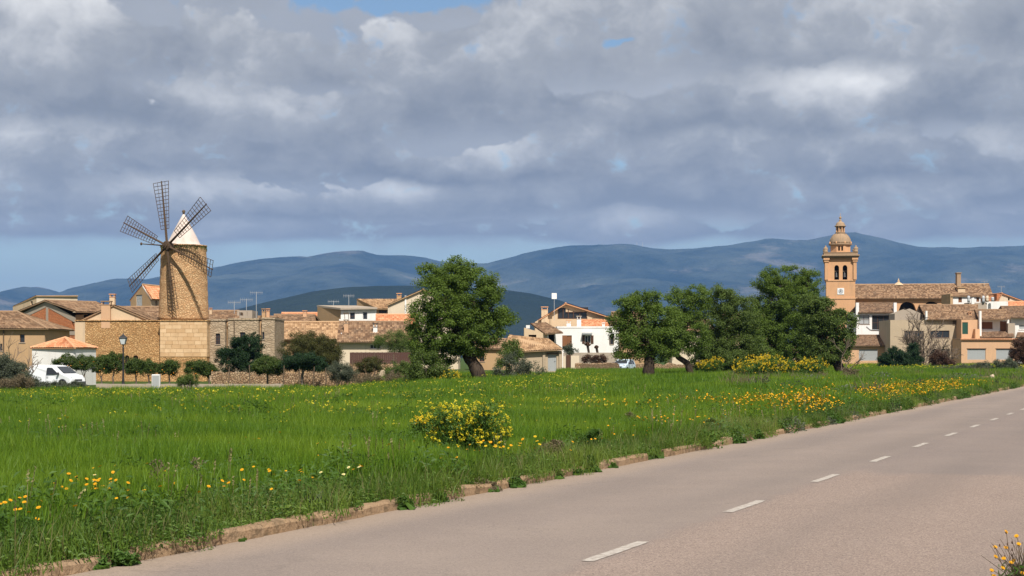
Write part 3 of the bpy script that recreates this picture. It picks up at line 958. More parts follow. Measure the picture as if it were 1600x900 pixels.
b = Bld('corner_house', 'tan house at left edge with brown tiled hipped roof and one dark window', 'house', 20, 150)
b.box('tan', -70, 70, [(-70, 514), (70, 514)], 0, 8.4, [(31, 38.5, 522.5, 535), (-6, 3.5, 537, 548)])
b.window(31, 38.5, 522.5, 535, 0, 1, 1, 'dark_wood'); b.window(-6, 3.5, 537, 548, 0, 2, 1, 'dark_wood')
e0, e1, r0, r1 = b.W(-76, 513.5, -.45), b.W(74, 513.5, -.45), b.W(-76, 487, 3.9), b.W(27, 487, 3.9)
b.roof('tile_brown', e0, e1, r1, r0)
bk = Vector((0, 9.2, 0)); b.roof('tile_brown', e1, e1 + bk, r1, r1 + Vector((.02, .02, 0)))
b.roof('tile_brown', e1 + bk, e0 + bk, r0, r1)
b.ridge('tile_brown', r0, r1); b.ridge('tile_brown', r1, e1)
q = MB(); q.tube([b.W(5.5, 516, -.08), b.W(5.5, 600, -.08)], .06, 6); b.part('drainpipe', 'old_wood', q)
b.done()

b = Bld('red_gable_house', 'house with bare red clay gable wall edged in grey cement, brown tiled roof', 'house', 95, 172)
A, B_, Cc = (28, 6.0), (118, 0.0), (192, 5.2)
b.seg('red_clay', A, B_, [(28, 493), (73, 471), (118, 496)], [(112, 115, 503, 510)])
b.seg('tan', B_, Cc, [(118, 492), (192, 490)], [(131, 140, 490.5, 496)])
q = MB(); q.box(b.X(131, 1), b.X(141, 1), 1.3, 1.35, b.Z(497, 1), b.Z(490, 1)); b.part('opening', 'dark', q)
rA, rB, rC = b.W(28, 493, 6), b.W(118, 496, 0), b.W(192, 490, 5.2)
off = Vector((rC.x - rB.x, rC.y - rB.y, 0)); ap = b.W(73, 469.5, 3)
un = off.normalized() * .3
dn = Vector((rB.x - rA.x, rB.y - rA.y, 0)).normalized()
eR = Vector((rB.x, rB.y, b.Z(487, 0))) + dn * .5 - un; eL = Vector((rA.x, rA.y, eR.z)) - dn * .5 - un
b.roof('tile_brown', eR, eR + off + un * 2, ap + off + un, ap - un)
b.roof('tile_brown', eL + off + un * 2, eL, ap - un, ap + off + un)
b.ridge('tile_brown', ap - un, ap + off + un)
# grey cement strips on the gable
def strip(bl, m, p0, p1, pts, w, name='cement_band'):
    A2 = Vector((wx(p0[0], bl.d + p0[1]), bl.d + p0[1])); B2 = Vector((wx(p1[0], bl.d + p1[1]), bl.d + p1[1])); u = (B2 - A2).normalized(); nn = Vector((u.y, -u.x)) * .03
    def at(px, py):
        k = (px - 800) / F; t = (k * A2.y - A2.x) / (u.x - k * u.y); dd = A2.y + u.y * t
        return Vector((A2.x + u.x * t, dd, wz(py, dd))) - bl.o
    q = MB()
    for (a, c, w_) in [(p, r, w) for p, r in zip(pts, pts[1:])]:
        P = [at(a[0], a[1]), at(c[0], c[1]), at(c[0], c[1] + w_), at(a[0], a[1] + w_)]
        N3 = Vector((nn.x, nn.y, 0))
        q.add([p + N3 for p in P] + list(P), [(3, 2, 1, 0), (0, 1, 5, 4), (1, 2, 6, 5), (2, 3, 7, 6), (3, 0, 4, 7)])
    q.build(name, M[m], bl.e)
strip(b, 'cement', A, B_, [(28, 493), (73, 471), (118, 496)], 8.5)
strip(b, 'cement', A, B_, [(70, 516), (118, 517)], 6.5)
strip(b, 'cement', A, B_, [(72, 480), (75.5, 480)], 35, 'cement_pier')
b.chimney(171, 179, 459, 472, 4.4, 'cream', 'tile_red')
b.seg('tan', Cc, (110, 11), [(192, 490), (110, 488)]); b.seg('tan', (110, 11), A, [(110, 488), (28, 493)])
b.done()

b = Bld('cream_back_house', 'pale cream house rising behind the red gable, small dark window', 'house', 60, 205)
A, B_, Cc, D_ = (20, 4.5), (57, 0), (121, 3.4), (85, 8.5)
b.seg('cream', A, B_, [(20, 479), (57, 463)], [(47.5, 51, 470.5, 477)])
q = MB(); q.box(b.X(47, 1.4), b.X(51.5, 1.4), 1.4, 1.45, b.Z(478, 1.4), b.Z(470, 1.4)); b.part('window', 'dark', q)
b.seg('cream_pale', B_, Cc, [(57, 463), (121, 463)]); b.seg('cream', Cc, D_, [(121, 463), (85, 476)]); b.seg('cream', D_, A, [(85, 476), (20, 479)])
b.roof('tile_pale', b.W(20, 479, 4.5), b.W(85, 479, 8.5), b.W(122, 461.8, 3.2), b.W(56.5, 461.8, -.2))
b.done()

b = Bld('brown_gable_house', 'brown gabled house with white door and red tiled slope left of the mill tower', 'house', 225, 190)
A, B_, Cc, D_ = (204, 3.6), (236, 0), (262, 4.6), (228, 8.2)
b.seg('tan', A, B_, [(204, 470), (223, 446), (236, 466)], [(212.5, 222, 461, 479)])
b.seg('cream', B_, Cc, [(236, 467), (262, 467)], [(243, 246, 470, 478)])
b.seg('tan', Cc, D_, [(262, 467), (228, 470)]); b.seg('tan', D_, A, [(228, 470), (204, 470)])
dr = MB(); zA, zB = b.Z(479, 2), b.Z(461, 2)
P0, P1 = Vector((b.X(212.5, 2.62), 2.72, 0)), Vector((b.X(222, 1.55), 1.65, 0))
dr.add([P0 + Vector((0, 0, zA)), P1 + Vector((0, 0, zA)), P1 + Vector((0, 0, zB)), P0 + Vector((0, 0, zB))] , [(0, 1, 2, 3)])
dr.prism([(P0.x, P0.y), (P1.x, P1.y), (P1.x + .05, P1.y + .08), (P0.x + .05, P0.y + .08)], zA - .01, zB - .01, 'z')
b.part('door', 'white_paint', dr)
ap = b.W(223, 444.5, 1.6); off = Vector((b.X(262, 4.6) - b.X(236, 0), 4.6, 0))
eR = b.W(237.5, 467, -.35); eL = b.W(202.5, 470, 3.8)
b.roof('tile_red', eR, eR + off, ap + off, ap); b.roof('tile_red', eL + off, eL, ap, ap + off); b.ridge('tile_pale', ap, ap + off)
strip(b, 'white', A, B_, [(223, 446), (236, 466)], 2.5, 'verge')
b.done()

b = Bld('white_hut', 'small white hut with red hipped tile roof behind the parked van', 'hut', 105, 139)
A, B_, Cc = (50, 1.6), (117, 0), (150, 4.0)
D_ = (84, 5.9)
b.seg('white', A, B_, [(50, 544), (117, 543)]); b.seg('white', B_, Cc, [(117, 543), (150, 543.5)])
b.seg('white', Cc, D_, [(150, 543.5), (84, 544)]); b.seg('white', D_, A, [(84, 544), (50, 544)])
ap = b.W(102, 527.5, 2.9); zc = b.Z(543.3, 0)
cs = [b.W(47.5, 543, 1.5), b.W(117, 543, -.35), b.W(152.5, 543, 4.0), b.W(84, 543, 6.3)]
for c_ in cs: c_.z = zc
for i in range(4):
    p, q_ = cs[i], cs[(i + 1) % 4]
    b.roof('tile_red', p, q_, ap + (q_ - p) * .01, ap - (q_ - p) * .01)
    b.ridge('tile_red', ap, p)
b.done()
# ------------------------------------------------------------------ houses in the middle of the town
b = Bld('low_roof_house', 'low house with long rough brown tile roof above the olive-brown tree', 'house', 480, 176)
b.box('tan', 430, 532, [(430, 530), (532, 530)], 0, 8)
b.slope_front('tile_pale', 428, 535, 530, 430, 534, 503.5, -.4, 4.0)
b.done()
b = Bld('chimney_house', 'low tile-roofed house with orange and white chimneys left of the tall leaning tree', 'house', 590, 170)
b.box('cream_pale', 530, 640, [(530, 535), (640, 535)], 0, 9, [(578, 594, 538, 545)])
b.window(578, 594, 538, 545, 0, 3, 1, 'zinc')
b.slope_front('tile_brown', 526, 644, 534.5, 530, 640, 503, -.6, 4.4)
b.chimney(537.5, 544, 499, 527, 1.4, 'peach', 'cement'); b.chimney(583, 589.5, 505, 527, 1.4, 'white', 'iron')
q = MB(); q.tube([b.W(533.5, 528, 1.2), b.W(533.5, 520, 1.2)], .07, 8); b.part('vent_pipe', 'white_paint', q)
b.done()
b = Bld('red_roof_house', 'house with orange tiled slope right behind the white chimney', 'house', 620, 184)
b.box('cream', 589, 650, [(589, 514), (650, 514)], 0, 7)
b.slope_front('tile_red', 587, 652, 514, 587, 652, 492, -.4, 3.6)
b.done()
b = Bld('flat_roof_house', 'house with tan side wall, white terrace front and two dark doors below aerials', 'house', 540, 205)
b.seg('tan', (496, 5.5), (532.5, 0), [(496, 479.5), (532.5, 484)])
b.seg('white', (532.5, 0), (588, .8), [(532.5, 485), (588, 483)], [(547, 554.5, 488.5, 499.5), (567, 574, 487.5, 499.5)])
b.seg('tan', (588, .8), (556, 7), [(588, 483), (556, 480)]); b.seg('tan', (556, 7), (496, 5.5), [(556, 480), (496, 479.5)])
b.window(547, 554.5, 488.5, 499.5, .2, 1, 2, 'dark_wood'); b.window(567, 574, 487.5, 499.5, .5, 1, 1, 'zinc')
mbr = MB(); P = [b.W(495, 479.6, 5.8), b.W(532, 484, -.5), b.W(589.5, 483, .4), b.W(556, 480, 7.2)]
mbr.add([p for p in P] + [p + Vector((0, 0, .22)) for p in P], [(3, 2, 1, 0), (4, 5, 6, 7), (0, 1, 5, 4), (1, 2, 6, 5), (2, 3, 7, 6), (3, 0, 4, 7)])
b.part('roof_slab', 'cement', mbr)
q = MB(); q.box(b.X(532), b.X(588), -1.6, -1.5, b.Z(504), b.Z(499)); b.part('parapet', 'white', q)
q = MB()
for px in (539, 545): q.tube([b.W(px, 504, -1.3), b.W(px - .5, 489, -1.3)], .04, 5)
q.box(b.X(538), b.X(546), -1.35, -1.3, b.Z(491), b.Z(489)); b.part('railing', 'old_wood', q)
b.done()
antenna(545, 479, 461, 207, 'dark forked aerial on the flat roof left of the yellow tile roof')
antenna(521, 479, 470, 209, 'small white aerial on the flat roofed house')
b = Bld('yellow_roof_house', 'house with yellow-tan tiled roof behind the flat roofed house', 'house', 590, 222)
b.box('tan', 589, 622, [(589, 483), (622, 483)], 0, 7, [(592, 604, 485, 489)])
b.window(592, 604, 485, 489, 0, 3, 1, 'dark_wood')
b.roof('tile_pale', b.W(589, 482.5, -.5), b.W(620, 482.5, -.5), b.W(620, 467, 4), b.W(557, 467, 4))
b.seg('tan', (557.5, 4), (589, 0), [(557.5, 468), (589, 483)])
b.done()
b = Bld('big_gable_house', 'tall pale cream gable house partly hidden by the leaning tree', 'house', 640, 214)
b.box('cream_pale', 606, 716, [(606, 476), (661, 453), (716, 476)], 0, 8)
b.gable_front('tile_pale', 603.5, 477, 661, 452, 718.5, 477, -.3, 8.4)
b.chimney(620, 627, 458, 469, 2, 'tan', 'tile_red')
q = MB(); q.box(b.X(632.5), b.X(635), -.1, 0, b.Z(520), b.Z(462)); b.part('pilaster', 'white', q)
b.done()
for i, (p0, p1, pe, pr, d, mt, wl, lab) in enumerate((
    (395, 432, 503, 495, 192, 'tile_brown', 'tan', 'low brown roof just right of the roof terrace and masts'),
    (428, 492, 503, 492, 196, 'tile_brown', 'cement', 'long low house with patched cement wall under brown roof'),
    (440, 500, 494, 489, 226, 'tile_red', 'cream', 'far reddish roof peeping over the long low house'))):
    b = Bld('small_roof_house', lab, 'house', (p0 + p1) / 2, d)
    b.box(wl, p0, p1, [(p0, pe), (p1, pe)], 0, 6); b.slope_front(mt, p0 - 2, p1 + 2, pe, p0, p1, pr, -.3, 3.2)
    if i == 0: b.chimney(409, 414.5, 482, 496, 2, 'tan', 'tile_brown'); b.chimney(416, 421, 482, 493, 2.4, 'peach', 'tile_red')
    if i == 1: b.chimney(473, 479, 485, 494, 2, 'peach', 'tile_red')
    b.done()

# --- the pale gabled house, white house and sheds
b = Bld('glazed_gable_house', 'cream house with orange roof and wide dark glazing in its gable', 'house', 890, 216)
b.box('cream', 836, 950, [(836, 503), (884, 475.5), (950, 497)], 0, 9, [(872, 884, 498 - 17, 498), (884, 917, 487.5, 498)])
b.gable_front('tile_red', 842, 499.5, 884, 474, 954, 496, -.5, 9.5)
q = MB(); xs = [872, 880, 888, 896, 906, 917]
for i, p in enumerate(xs): q.box(b.X(p) - .05, b.X(p) + .05, -.03, .12, b.Z(498), b.Z(481 if p < 884 else 481 + (p - 884) * .42))
q.box(b.X(872), b.X(917), -.027, .117, b.Z(498), b.Z(497)); q.box(b.X(884), b.X(917), -.02, .11, b.Z(488.3), b.Z(487.3))
w = q.build('window', M['dark_wood'], b.e)
q = MB(); q.box(b.X(870), b.X(919), .13, .16, b.Z(499), b.Z(480)); q.build('pane', M['glass'], w)
b.chimney(846, 856, 479, 497, -.4, 'cream', 'tile_red')
b.box('tan', 926, 948, [(926, 497), (948, 499)], -1.2, 1.1)
b.done()
antenna(866, 497, 458, 214, 'aerial mast with square white panel left of the glazed gable', 1)
b = Bld('upper_orange_roof', 'lean-to with bright orange tile roof right above the white house', 'house', 925, 208)
b.box('cream', 836, 955, [(836, 512), (955, 513)], 0, 6)
b.roof('tile_red', b.W(908, 512.5, -.2), b.W(954, 512.5, -.2), b.W(946, 499, 3.5), b.W(908, 499, 3.5))
b.flat('cream_pale', 836, 907, 512, 0, 6)
b.done()
b = Bld('white_house', 'bright white flat-fronted house with brown shuttered window', 'house', 905, 198)
b.box('white', 871, 967, [(871, 512.5), (967, 512.5)], 0, 7.5, [(878.5, 893.5, 524, 546), (914, 923, 524, 537), (953.5, 958, 525, 538)])
b.window(914, 923, 524, 537, 0, 2, 1, 'white_paint', shutters='dark_wood'); b.window(953.5, 958, 525, 538, 0, 1, 1, 'dark_wood', shutters='dark_wood', shw=.7)
b.door(886, 893.5, 524, 546, 0, 'brown_wood'); b.door(878.5, 886, 524, 541, -.12, 'brown_wood', handle=False, name='shutter')
q = MB(); q.box(b.X(909.5), b.X(925), -.7, .0, b.Z(521.5), b.Z(519.8)); q.box(b.X(909.5), b.X(925), -.71, -.66, b.Z(522.5), b.Z(519.9)); b.part('awning', 'grey_door', q)
b.flat('white', 871, 967, 512.5, 0, 7.5, .2)
b.chimney(901.5, 908, 493.5, 512, 1.2, 'white', 'cement'); b.chimney(885.5, 892, 500, 512, 1.2, 'white', 'tile_red')
b.chimney(941, 945, 504, 512.5, .6, 'white', 'white')
b.done()
b = Bld('porch_house', 'cream house with brown tiled lean-to roof and dark porch beside the white house', 'house', 850, 192)
b.box('cream', 819, 855, [(819, 512), (855, 522)], 0, 6, [(826, 838, 523, 528)])
q = MB(); q.box(b.X(825), b.X(839), .21, .25, b.Z(529), b.Z(522)); b.part('opening', 'dark', q)
b.box('white', 866, 878, [(866, 521), (878, 521)], 1.8, 4); q = MB(); q.box(b.X(855), b.X(878), 2.2, 2.25, b.Z(560), b.Z(520)); b.part('porch_wall', 'dark', q)
q = MB(); q.box(b.X(855.2), b.X(857), -.1, .1, 0, b.Z(521)); b.part('post', 'white', q)
b.roof('tile_brown', b.W(851, 521.5, -.5), b.W(880, 520, -.5), b.W(852, 503.5, 4.5), b.W(828, 505, 4.5))
q = MB(); q.box(b.X(822), b.X(828), .3, 1, b.Z(513), b.Z(508)); b.part('roof_box', 'white', q)
b.done()
b = Bld('stone_shed', 'weathered stone shed with ragged brown tile roof and blue-grey door', 'shed', 840, 168)
b.box('beige', 797, 878, [(797, 548), (878, 548)], 0, 6.5, [(856, 869.5, 554, 580)])
b.door(856, 869.5, 554, 580, 0, 'grey_door')
q = MB(); q.box(b.X(854), b.X(872), -.06, .0, b.Z(554), b.Z(551)); b.part('lintel', 'old_wood', q)
b.roof('tile_pale', b.W(783, 551, -.5), b.W(879, 546, -.5), b.W(856, 529, 4.2), b.W(796, 523, 4.2))
b.roof('tile_brown', b.W(856, 529, 4.2) + Vector((1.6, 3.8, -1)), b.W(796, 523, 4.2) + Vector((-.8, 3.8, -1.2)), b.W(796, 523, 4.2), b.W(856, 529, 4.2))
q = MB(); q.box(b.X(848), b.X(852), -.16, 0, 0, b.Z(548)); q.box(b.X(873.5), b.X(878.5), -.16, 0, 0, b.Z(549)); b.part('pier', 'beige', q)
b.done()
def low_wall(name, label, m, px0, px1, py, d0, d1, th=.35, cat='wall', lumps=0.0):
    x0, x1 = wx(px0, d0), wx(px1, d1); gz = min(ground_z(x0, d0), ground_z(x1, d1)) - .2
    cxy = Vector(((x0 + x1) / 2, (d0 + d1) / 2)); mb = MB()
    n = max(2, int(math.hypot(x1 - x0, d1 - d0) / .5)); v, f = [], []
    t_ = Vector((x1 - x0, d1 - d0)).normalized(); nn = Vector((-t_.y, t_.x)) * th
    for i in range(n + 1):
        t = i / n; x, y = x0 + (x1 - x0) * t - cxy.x, d0 + (d1 - d0) * t - cxy.y
        zt = wz(py, d0 + (d1 - d0) * t) - gz + random.uniform(-lumps, lumps)
        v += [(x, y, 0), (x, y, zt), (x + nn.x, y + nn.y, zt + random.uniform(-lumps, lumps) * .5), (x + nn.x, y + nn.y, 0)]
    for i in range(n):
        for c in range(3): f.append((i * 4 + c + 1, i * 4 + c, (i + 1) * 4 + c, (i + 1) * 4 + c + 1))
    f += [(0, 1, 2, 3), (n * 4 + 3, n * 4 + 2, n * 4 + 1, n * 4)]
    mb.add(v, f); o = mb.build(name, M[m], loc=(cxy.x, cxy.y, gz)); tag(o, label, cat); return o
low_wall('garden_wall', 'smooth grey garden wall in front of the white house', 'cement', 880, 967, 551, 186, 186, .25)
low_wall('gate_pillar', 'pale cream panel wall right of the shed gate', 'cream_pale', 892, 905, 555.5, 166, 166, .4)
low_wall('gate_pillar', 'narrow cream gate pillar next to the shed', 'cream_pale', 880, 885, 556.5, 166.3, 166.3, .4)
tag(MB().box(-.25, .25, -.03, .03, 0, 1.9).build('garden_gate', M['dark_wood'], loc=(wx(888.5, 166.2), 166.2, -.1)), 'dark wooden gate between the two cream pillars', 'gate')
low_wall('dry_stone_wall', 'brown dry stone wall left of the pale blue car', 'low_wall', 906, 968, 568, 160, 175, .5, lumps=.10)
low_wall('dry_stone_wall', 'low rubble wall behind the straight-trunked tree, right of the car', 'low_wall', 990, 1120, 569, 190, 196, .5, lumps=.14)
low_wall('field_wall', 'low ochre stone wall behind the wire fence posts', 'low_wall', 330, 565, 582, 126, 122, .4, lumps=.09)
low_wall('path_edge', 'pale concrete path edge along the far side of the field', 'cement', 150, 440, 600, 116, 114, .5, lumps=.02)
q = MB()
for i in range(30): q.box(i * .19 - 2.85, i * .19 - 2.85 + .183, -.02 - .012 * (i % 2), .02, 0, 1.0 + .012 * (i % 2))
q.box(-2.85, 2.85, .02, .06, .2, .3); q.box(-2.85, 2.85, .02, .06, .8, .9)
o = q.build('sheet_fence', M['maroon'], loc=(wx(596, 150), 150, wz(568, 150))); tag(o, 'dark maroon metal sheet fence below the white wall', 'fence')
q = MB(); q.box(-2.9, 2.9, -.1, .15, -1.5, -.003); tag(q.build('fence_plinth', M['low_wall'], loc=(wx(596, 150), 150.1, wz(568, 150))), 'low stone plinth under the maroon sheet fence', 'wall')
q = MB(); q.prism([(-.62, 0), (.62, 0), (.50, .25), (.22, .95), (.05, 1.1), (-.12, 1.05), (-.40, .4)], -.5, .5)
o = q.build('boundary_stone', M['beige'], loc=(wx(598, 128), 128, ground_z(wx(598, 128), 128) - .1), bevel=.06); tag(o, 'pale triangular stone block standing at the garden edge', 'stone')
for i, (px, pyt, d) in enumerate(((357, 572, 121), (391, 570, 121), (442, 571, 120), (467, 576, 120), (489, 573, 119), (510, 575, 119), (551, 562, 121), (586, 552, 146), (614, 553, 146))):
    x = wx(px, d); gz = ground_z(x, d) - .1; mb = MB(); lean = random.uniform(-.05, .05)
    mb.tube([(0, 0, 0), (lean, 0, (wz(pyt, d) - gz) * .5), (lean * 2, 0.0, wz(pyt, d) - gz)], [.045, .04, .035], 6)
    o = mb.build('fence_post', M['old_wood'], loc=(x, d, gz)); tag(o, ['first', 'second', 'third', 'fourth', 'fifth', 'sixth', 'seventh', 'eighth', 'ninth'][i] + ' thin wooden fence post from the left before the gardens', 'fence post', 'wire fence posts')

# ------------------------------------------------------------------ church
def build_church():
    d = 312.0; k = d / F
    cx = wx(1313, d + 3); o = Vector((cx, d + 3, -.1))
    e = thing('church_tower', 'sandstone church bell tower with twin arched openings, dome and lantern', 'church tower', o)
    X = lambda px: wx(px, d) - cx
    Z = lambda py: wz(py, d) - o.z
    hw = 2.68; y0 = -3.0; rot = R(-9.5)
    def sides(mb, h, z0, z1, holes=None, rev=.45):
        for s_ in range(4):
            a = s_ * pi / 2
            cs = [Vector((-h, -h)), Vector((h, -h))]
            r = Matrix.Rotation(a + rot, 2)
            wall_mesh(mb, r @ cs[0], r @ cs[1], z0, [(0, z1), (2 * h, z1)], holes or [], rev)
    def slab(mb, h, z0, z1):
        r = Matrix.Rotation(rot, 2); p = [r @ Vector(c) for c in ((-h, -h), (h, -h), (h, h), (-h, h))]
        mb.add([(q.x, q.y, z0) for q in p] + [(q.x, q.y, z1) for q in p], [(3, 2, 1, 0), (4, 5, 6, 7), (0, 1, 5, 4), (1, 2, 6, 5), (2, 3, 7, 6), (3, 0, 4, 7)])
    mb = MB(); w = 2 * hw
    sides(mb, hw, 0, Z(438))
    sides(mb, hw - .06, Z(438), Z(403), [(w * .27, w * .43, Z(437), Z(414), True), (w * .555, w * .715, Z(437), Z(414), True)])
    mb.build('shaft', M['sandstone'], e)
    mb = MB()
    for py in (466, 438): slab(mb, hw + .10, Z(py) - .14, Z(py) + .14)
    slab(mb, hw + .08, Z(407.5), Z(406.5)); mb.build('string_course', M['sandstone'], e)
    mb = MB(); slab(mb, hw + .30, Z(403), Z(401.4)); slab(mb, hw + .62, Z(401.4) + .002, Z(399.8)); slab(mb, hw + .78, Z(399.8) + .002, Z(398))
    mb.build('cornice', M['sandstone_old'], e)
    # corner pilasters with capitals
    for sx in (-1, 1):
        for sy in (-1, 1):
            mb = MB(); r = Matrix.Rotation(rot, 2)
            def pil(h, z0, z1):
                c = r @ Vector((sx * (hw - .05), sy * (hw - .05)))
                p = [c + r @ Vector(q) for q in ((-h, -h), (h, -h), (h, h), (-h, h))]
                mb.add([(q.x, q.y, z0) for q in p] + [(q.x, q.y, z1) for q in p], [(3, 2, 1, 0), (4, 5, 6, 7), (0, 1, 5, 4), (1, 2, 6, 5), (2, 3, 7, 6), (3, 0, 4, 7)])
            pil(.30, Z(438) + .145, Z(409)); pil(.44, Z(409) + .002, Z(406)); pil(.56, Z(406) + .002, Z(403) - .003)
            mb.build('pilaster', M['sandstone'], e)
    mb = MB(); slab(mb, hw + .45, Z(398) + .002, Z(394.8)); slab(mb, hw + .53, Z(394.8) + .002, Z(394.0)); mb.build('parapet', M['sandstone_old'], e)
    for sx in (-1, 1):
        for sy in (-1, 1):
            c = Matrix.Rotation(rot, 2) @ Vector((sx * (hw + .1), sy * (hw + .1)))
            mb = MB(); mb.lathe([(.42, 0), (.42, .25), (.30, .32), (.46, .62), (.40, .85), (.14, 1.0), (.16, 1.15), (.04, 1.3)], 12, (c.x, c.y, Z(394) + .003)); mb.build('urn', M['sandstone_old'], e, smooth=True)
    # octagonal drum with slit openings
    mb = MB(); zr0, zr1 = Z(394) + .003, Z(381.5); rr = 1.98
    for s_ in range(8):
        a0 = rot - pi / 2 - pi / 8 + s_ * pi / 4; A = Vector((rr * math.cos(a0), rr * math.sin(a0))); B2 = Vector((rr * math.cos(a0 + pi / 4), rr * math.sin(a0 + pi / 4)))
        L = (B2 - A).length
        wall_mesh(mb, A, B2, zr0, [(0, zr1), (L, zr1)], [(L * .20, L * .42, zr0 + .35, zr1 - .25, True), (L * .58, L * .80, zr0 + .35, zr1 - .25, True)] if s_ % 2 == 0 else [], .2)
    mb.build('drum', M['sandstone'], e)
    mb = MB(); mb.lathe([(1.6, zr0), (1.6, zr1)], 12); mb.build('drum_core', M['dark'], e)
    mb = MB(); mb.lathe([(2.0, zr1 - .05), (2.22, zr1 + .04), (2.22, zr1 + .2), (2.0, zr1 + .26)], 32); mb.build('ring', M['sandstone_old'], e)
    zd0, zd1 = zr1 + .25, Z(362.5); mb = MB(); pr = []
    for i in range(11):
        a = pi / 2 * i / 10; pr.append((max(.85, 2.02 * math.cos(a * .93)), zd0 + (zd1 - zd0) * math.sin(a) ** .95))
    mb.lathe(pr, 32); dm = mb.build('dome', M['sandstone_old'], e, smooth=True)
    for i in range(8):
        a = rot + i * pi / 4; mb = MB(); mb.tube([(2.04 * math.cos(a) * f, 2.04 * math.sin(a) * f, z) for f, z in ((1, zd0), (.9, zd0 + .9), (.72, zd0 + 1.5), (.5, zd1 - .1))], .07, 5); mb.build('rib', M['sandstone_old'], dm)
        mb = MB(); mb.lathe([(.13, 0), (.17, .2), (.05, .45)], 8, (2.12 * math.cos(a + pi / 8), 2.12 * math.sin(a + pi / 8), zr1 + .2)); mb.build('knob', M['sandstone'], e)
    zl0, zl1 = zd1 - .02, Z(352.5); mb = MB()
    mb.lathe([(.95, zl0), (.98, zl0 + .14), (.85, zl0 + .2), (.62, zl0 + .201), (.62, zl1)], 16); mb.build('lantern_core', M['sandstone_old'], e)
    for i in range(8):
        a = rot + pi / 8 + i * pi / 4; mb = MB(); mb.lathe([(.14, zl0 + .2), (.12, zl0 + .3), (.12, zl1 - .12), (.16, zl1)], 8, (.76 * math.cos(a), .76 * math.sin(a), 0)); mb.build('column', M['sandstone'], e)
    zt = Z(343); mb = MB(); mb.lathe([(.95, zl1 + .002), (1.08, zl1 + .08), (1.08, zl1 + .2), (.86, zl1 + .26), (.85, zl1 + .42), (.76, zl1 + .66), (.58, zl1 + .86), (.30, zl1 + .98), (.22, zt), (.28, zt + .12), (.14, zt + .2), (.12, zt + .34), (.26, zt + .5), (.26, zt + .64), (.10, zt + .78), (.05, zt + .95), (.03, zt + 1.5)], 20)
    mb.build('cupola', M['sandstone_old'], e, smooth=True)
    # bells, their timber headstocks, and the white clock tablet
    for f in (-.30, .27):
        c = Matrix.Rotation(rot, 2) @ Vector((f * hw, -hw + 1.0)); zz = Z(433)
        mb = MB(); mb.lathe([(.50, zz), (.46, zz + .12), (.34, zz + .4), (.28, zz + .75), (.14, zz + .92), (.1, zz + 1.05)], 14, (c.x, c.y, 0)); bell = mb.build('bell', M['iron'], e, smooth=True)
        mb = MB(); mb.box(c.x - .5, c.x + .5, c.y - .12, c.y + .12, zz + 1.05, zz + 1.35); mb.build('headstock', M['old_wood'], bell)
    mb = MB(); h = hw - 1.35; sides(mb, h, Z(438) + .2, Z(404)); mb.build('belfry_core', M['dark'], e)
    r = Matrix.Rotation(rot, 2)
    def tab(x0, x1, z0, z1, pr, name, m, par):
        q = [r @ Vector(c) for c in ((x0, -hw - pr), (x1, -hw - pr), (x1, -hw + .02), (x0, -hw + .02))]
        mb = MB(); mb.add([(p.x, p.y, z0) for p in q] + [(p.x, p.y, z1) for p in q], [(3, 2, 1, 0), (4, 5, 6, 7), (0, 1, 5, 4), (1, 2, 6, 5), (2, 3, 7, 6), (3, 0, 4, 7)])
        return mb.build(name, m, par)
    tb = tab(-.62, .62, Z(460), Z(450), .08, 'tablet', M['white_paint'], e)
    zc = (Z(460) + Z(450)) / 2
    ci = MB()
    n = 20
    for a_, b_, pr_ in ((.0, .46, .095),):
        c = r @ Vector((0, -hw - pr_)); u = r @ Vector((1, 0))
        ci.poly([(c.x + u.x * b_ * math.cos(2 * pi * i / n), c.y + u.y * b_ * math.cos(2 * pi * i / n), zc + b_ * math.sin(2 * pi * i / n)) for i in range(n)])
    ci.build('clock_face', M['zinc'], tb)
    hnd = MB(); c = r @ Vector((0, -hw - .11)); u = r @ Vector((1, 0))
    hnd.quad((c.x - u.x * .05, c.y - u.y * .05, zc - .05), (c.x + u.x * .05, c.y + u.y * .05, zc - .05), (c.x + u.x * .03, c.y + u.y * .03, zc + .38), (c.x - u.x * .03, c.y - u.y * .03, zc + .38))
    hnd.quad((c.x, c.y, zc - .05), (c.x - u.x * .22, c.y - u.y * .22, zc - .22), (c.x - u.x * .26, c.y - u.y * .26, zc - .17), (c.x, c.y, zc + .05))
    hnd.build('clock_hand', M['iron'], tb)
build_church()

b = Bld('church_nave', 'long church nave with brown tiled roof and dark arched openings under the eaves', 'church', 1440, 318)
b.box('sandstone', 1336, 1552, [(1336, 467), (1552, 467)], 0, 11, [(1343, 1358, 472, 500, .35), (1374, 1391, 472, 500, .35), (1404, 1432, 471.5, 500, True), (1446, 1465, 471, 500, .5)], rev=.8)
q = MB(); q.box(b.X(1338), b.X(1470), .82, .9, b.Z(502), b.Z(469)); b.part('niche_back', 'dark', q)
e0, e1 = b.W(1335, 466.5, -.7), b.W(1553.5, 466.5, -.7); r0, r1 = b.W(1336, 444.5, 5.5), b.W(1545, 443.5, 5.5)
b.roof('tile_brown', e0, e1, r1, r0, pitch=.30, course=.5, amp=.07)
b.roof('tile_brown', Vector((e1.x, 12, e1.z)), Vector((e0.x, 12, e0.z)), r0, r1, pitch=.30, course=.5); b.ridge('tile_pale', r0, r1)
b.seg('sandstone', (1552, .02), (1556, 10.5), [(1552, 467), (1548, 445), (1556, 470)])
q = MB(); q.box(b.X(1336), b.X(1552.5), -.25, .0, b.Z(469), b.Z(467.3)); b.part('eaves_cornice', 'sandstone', q)
b.box('sandstone_old', 1495.5, 1501.5, [(1495.5, 427), (1501.5, 427)], 4.4, 1.2, base=b.Z(446))
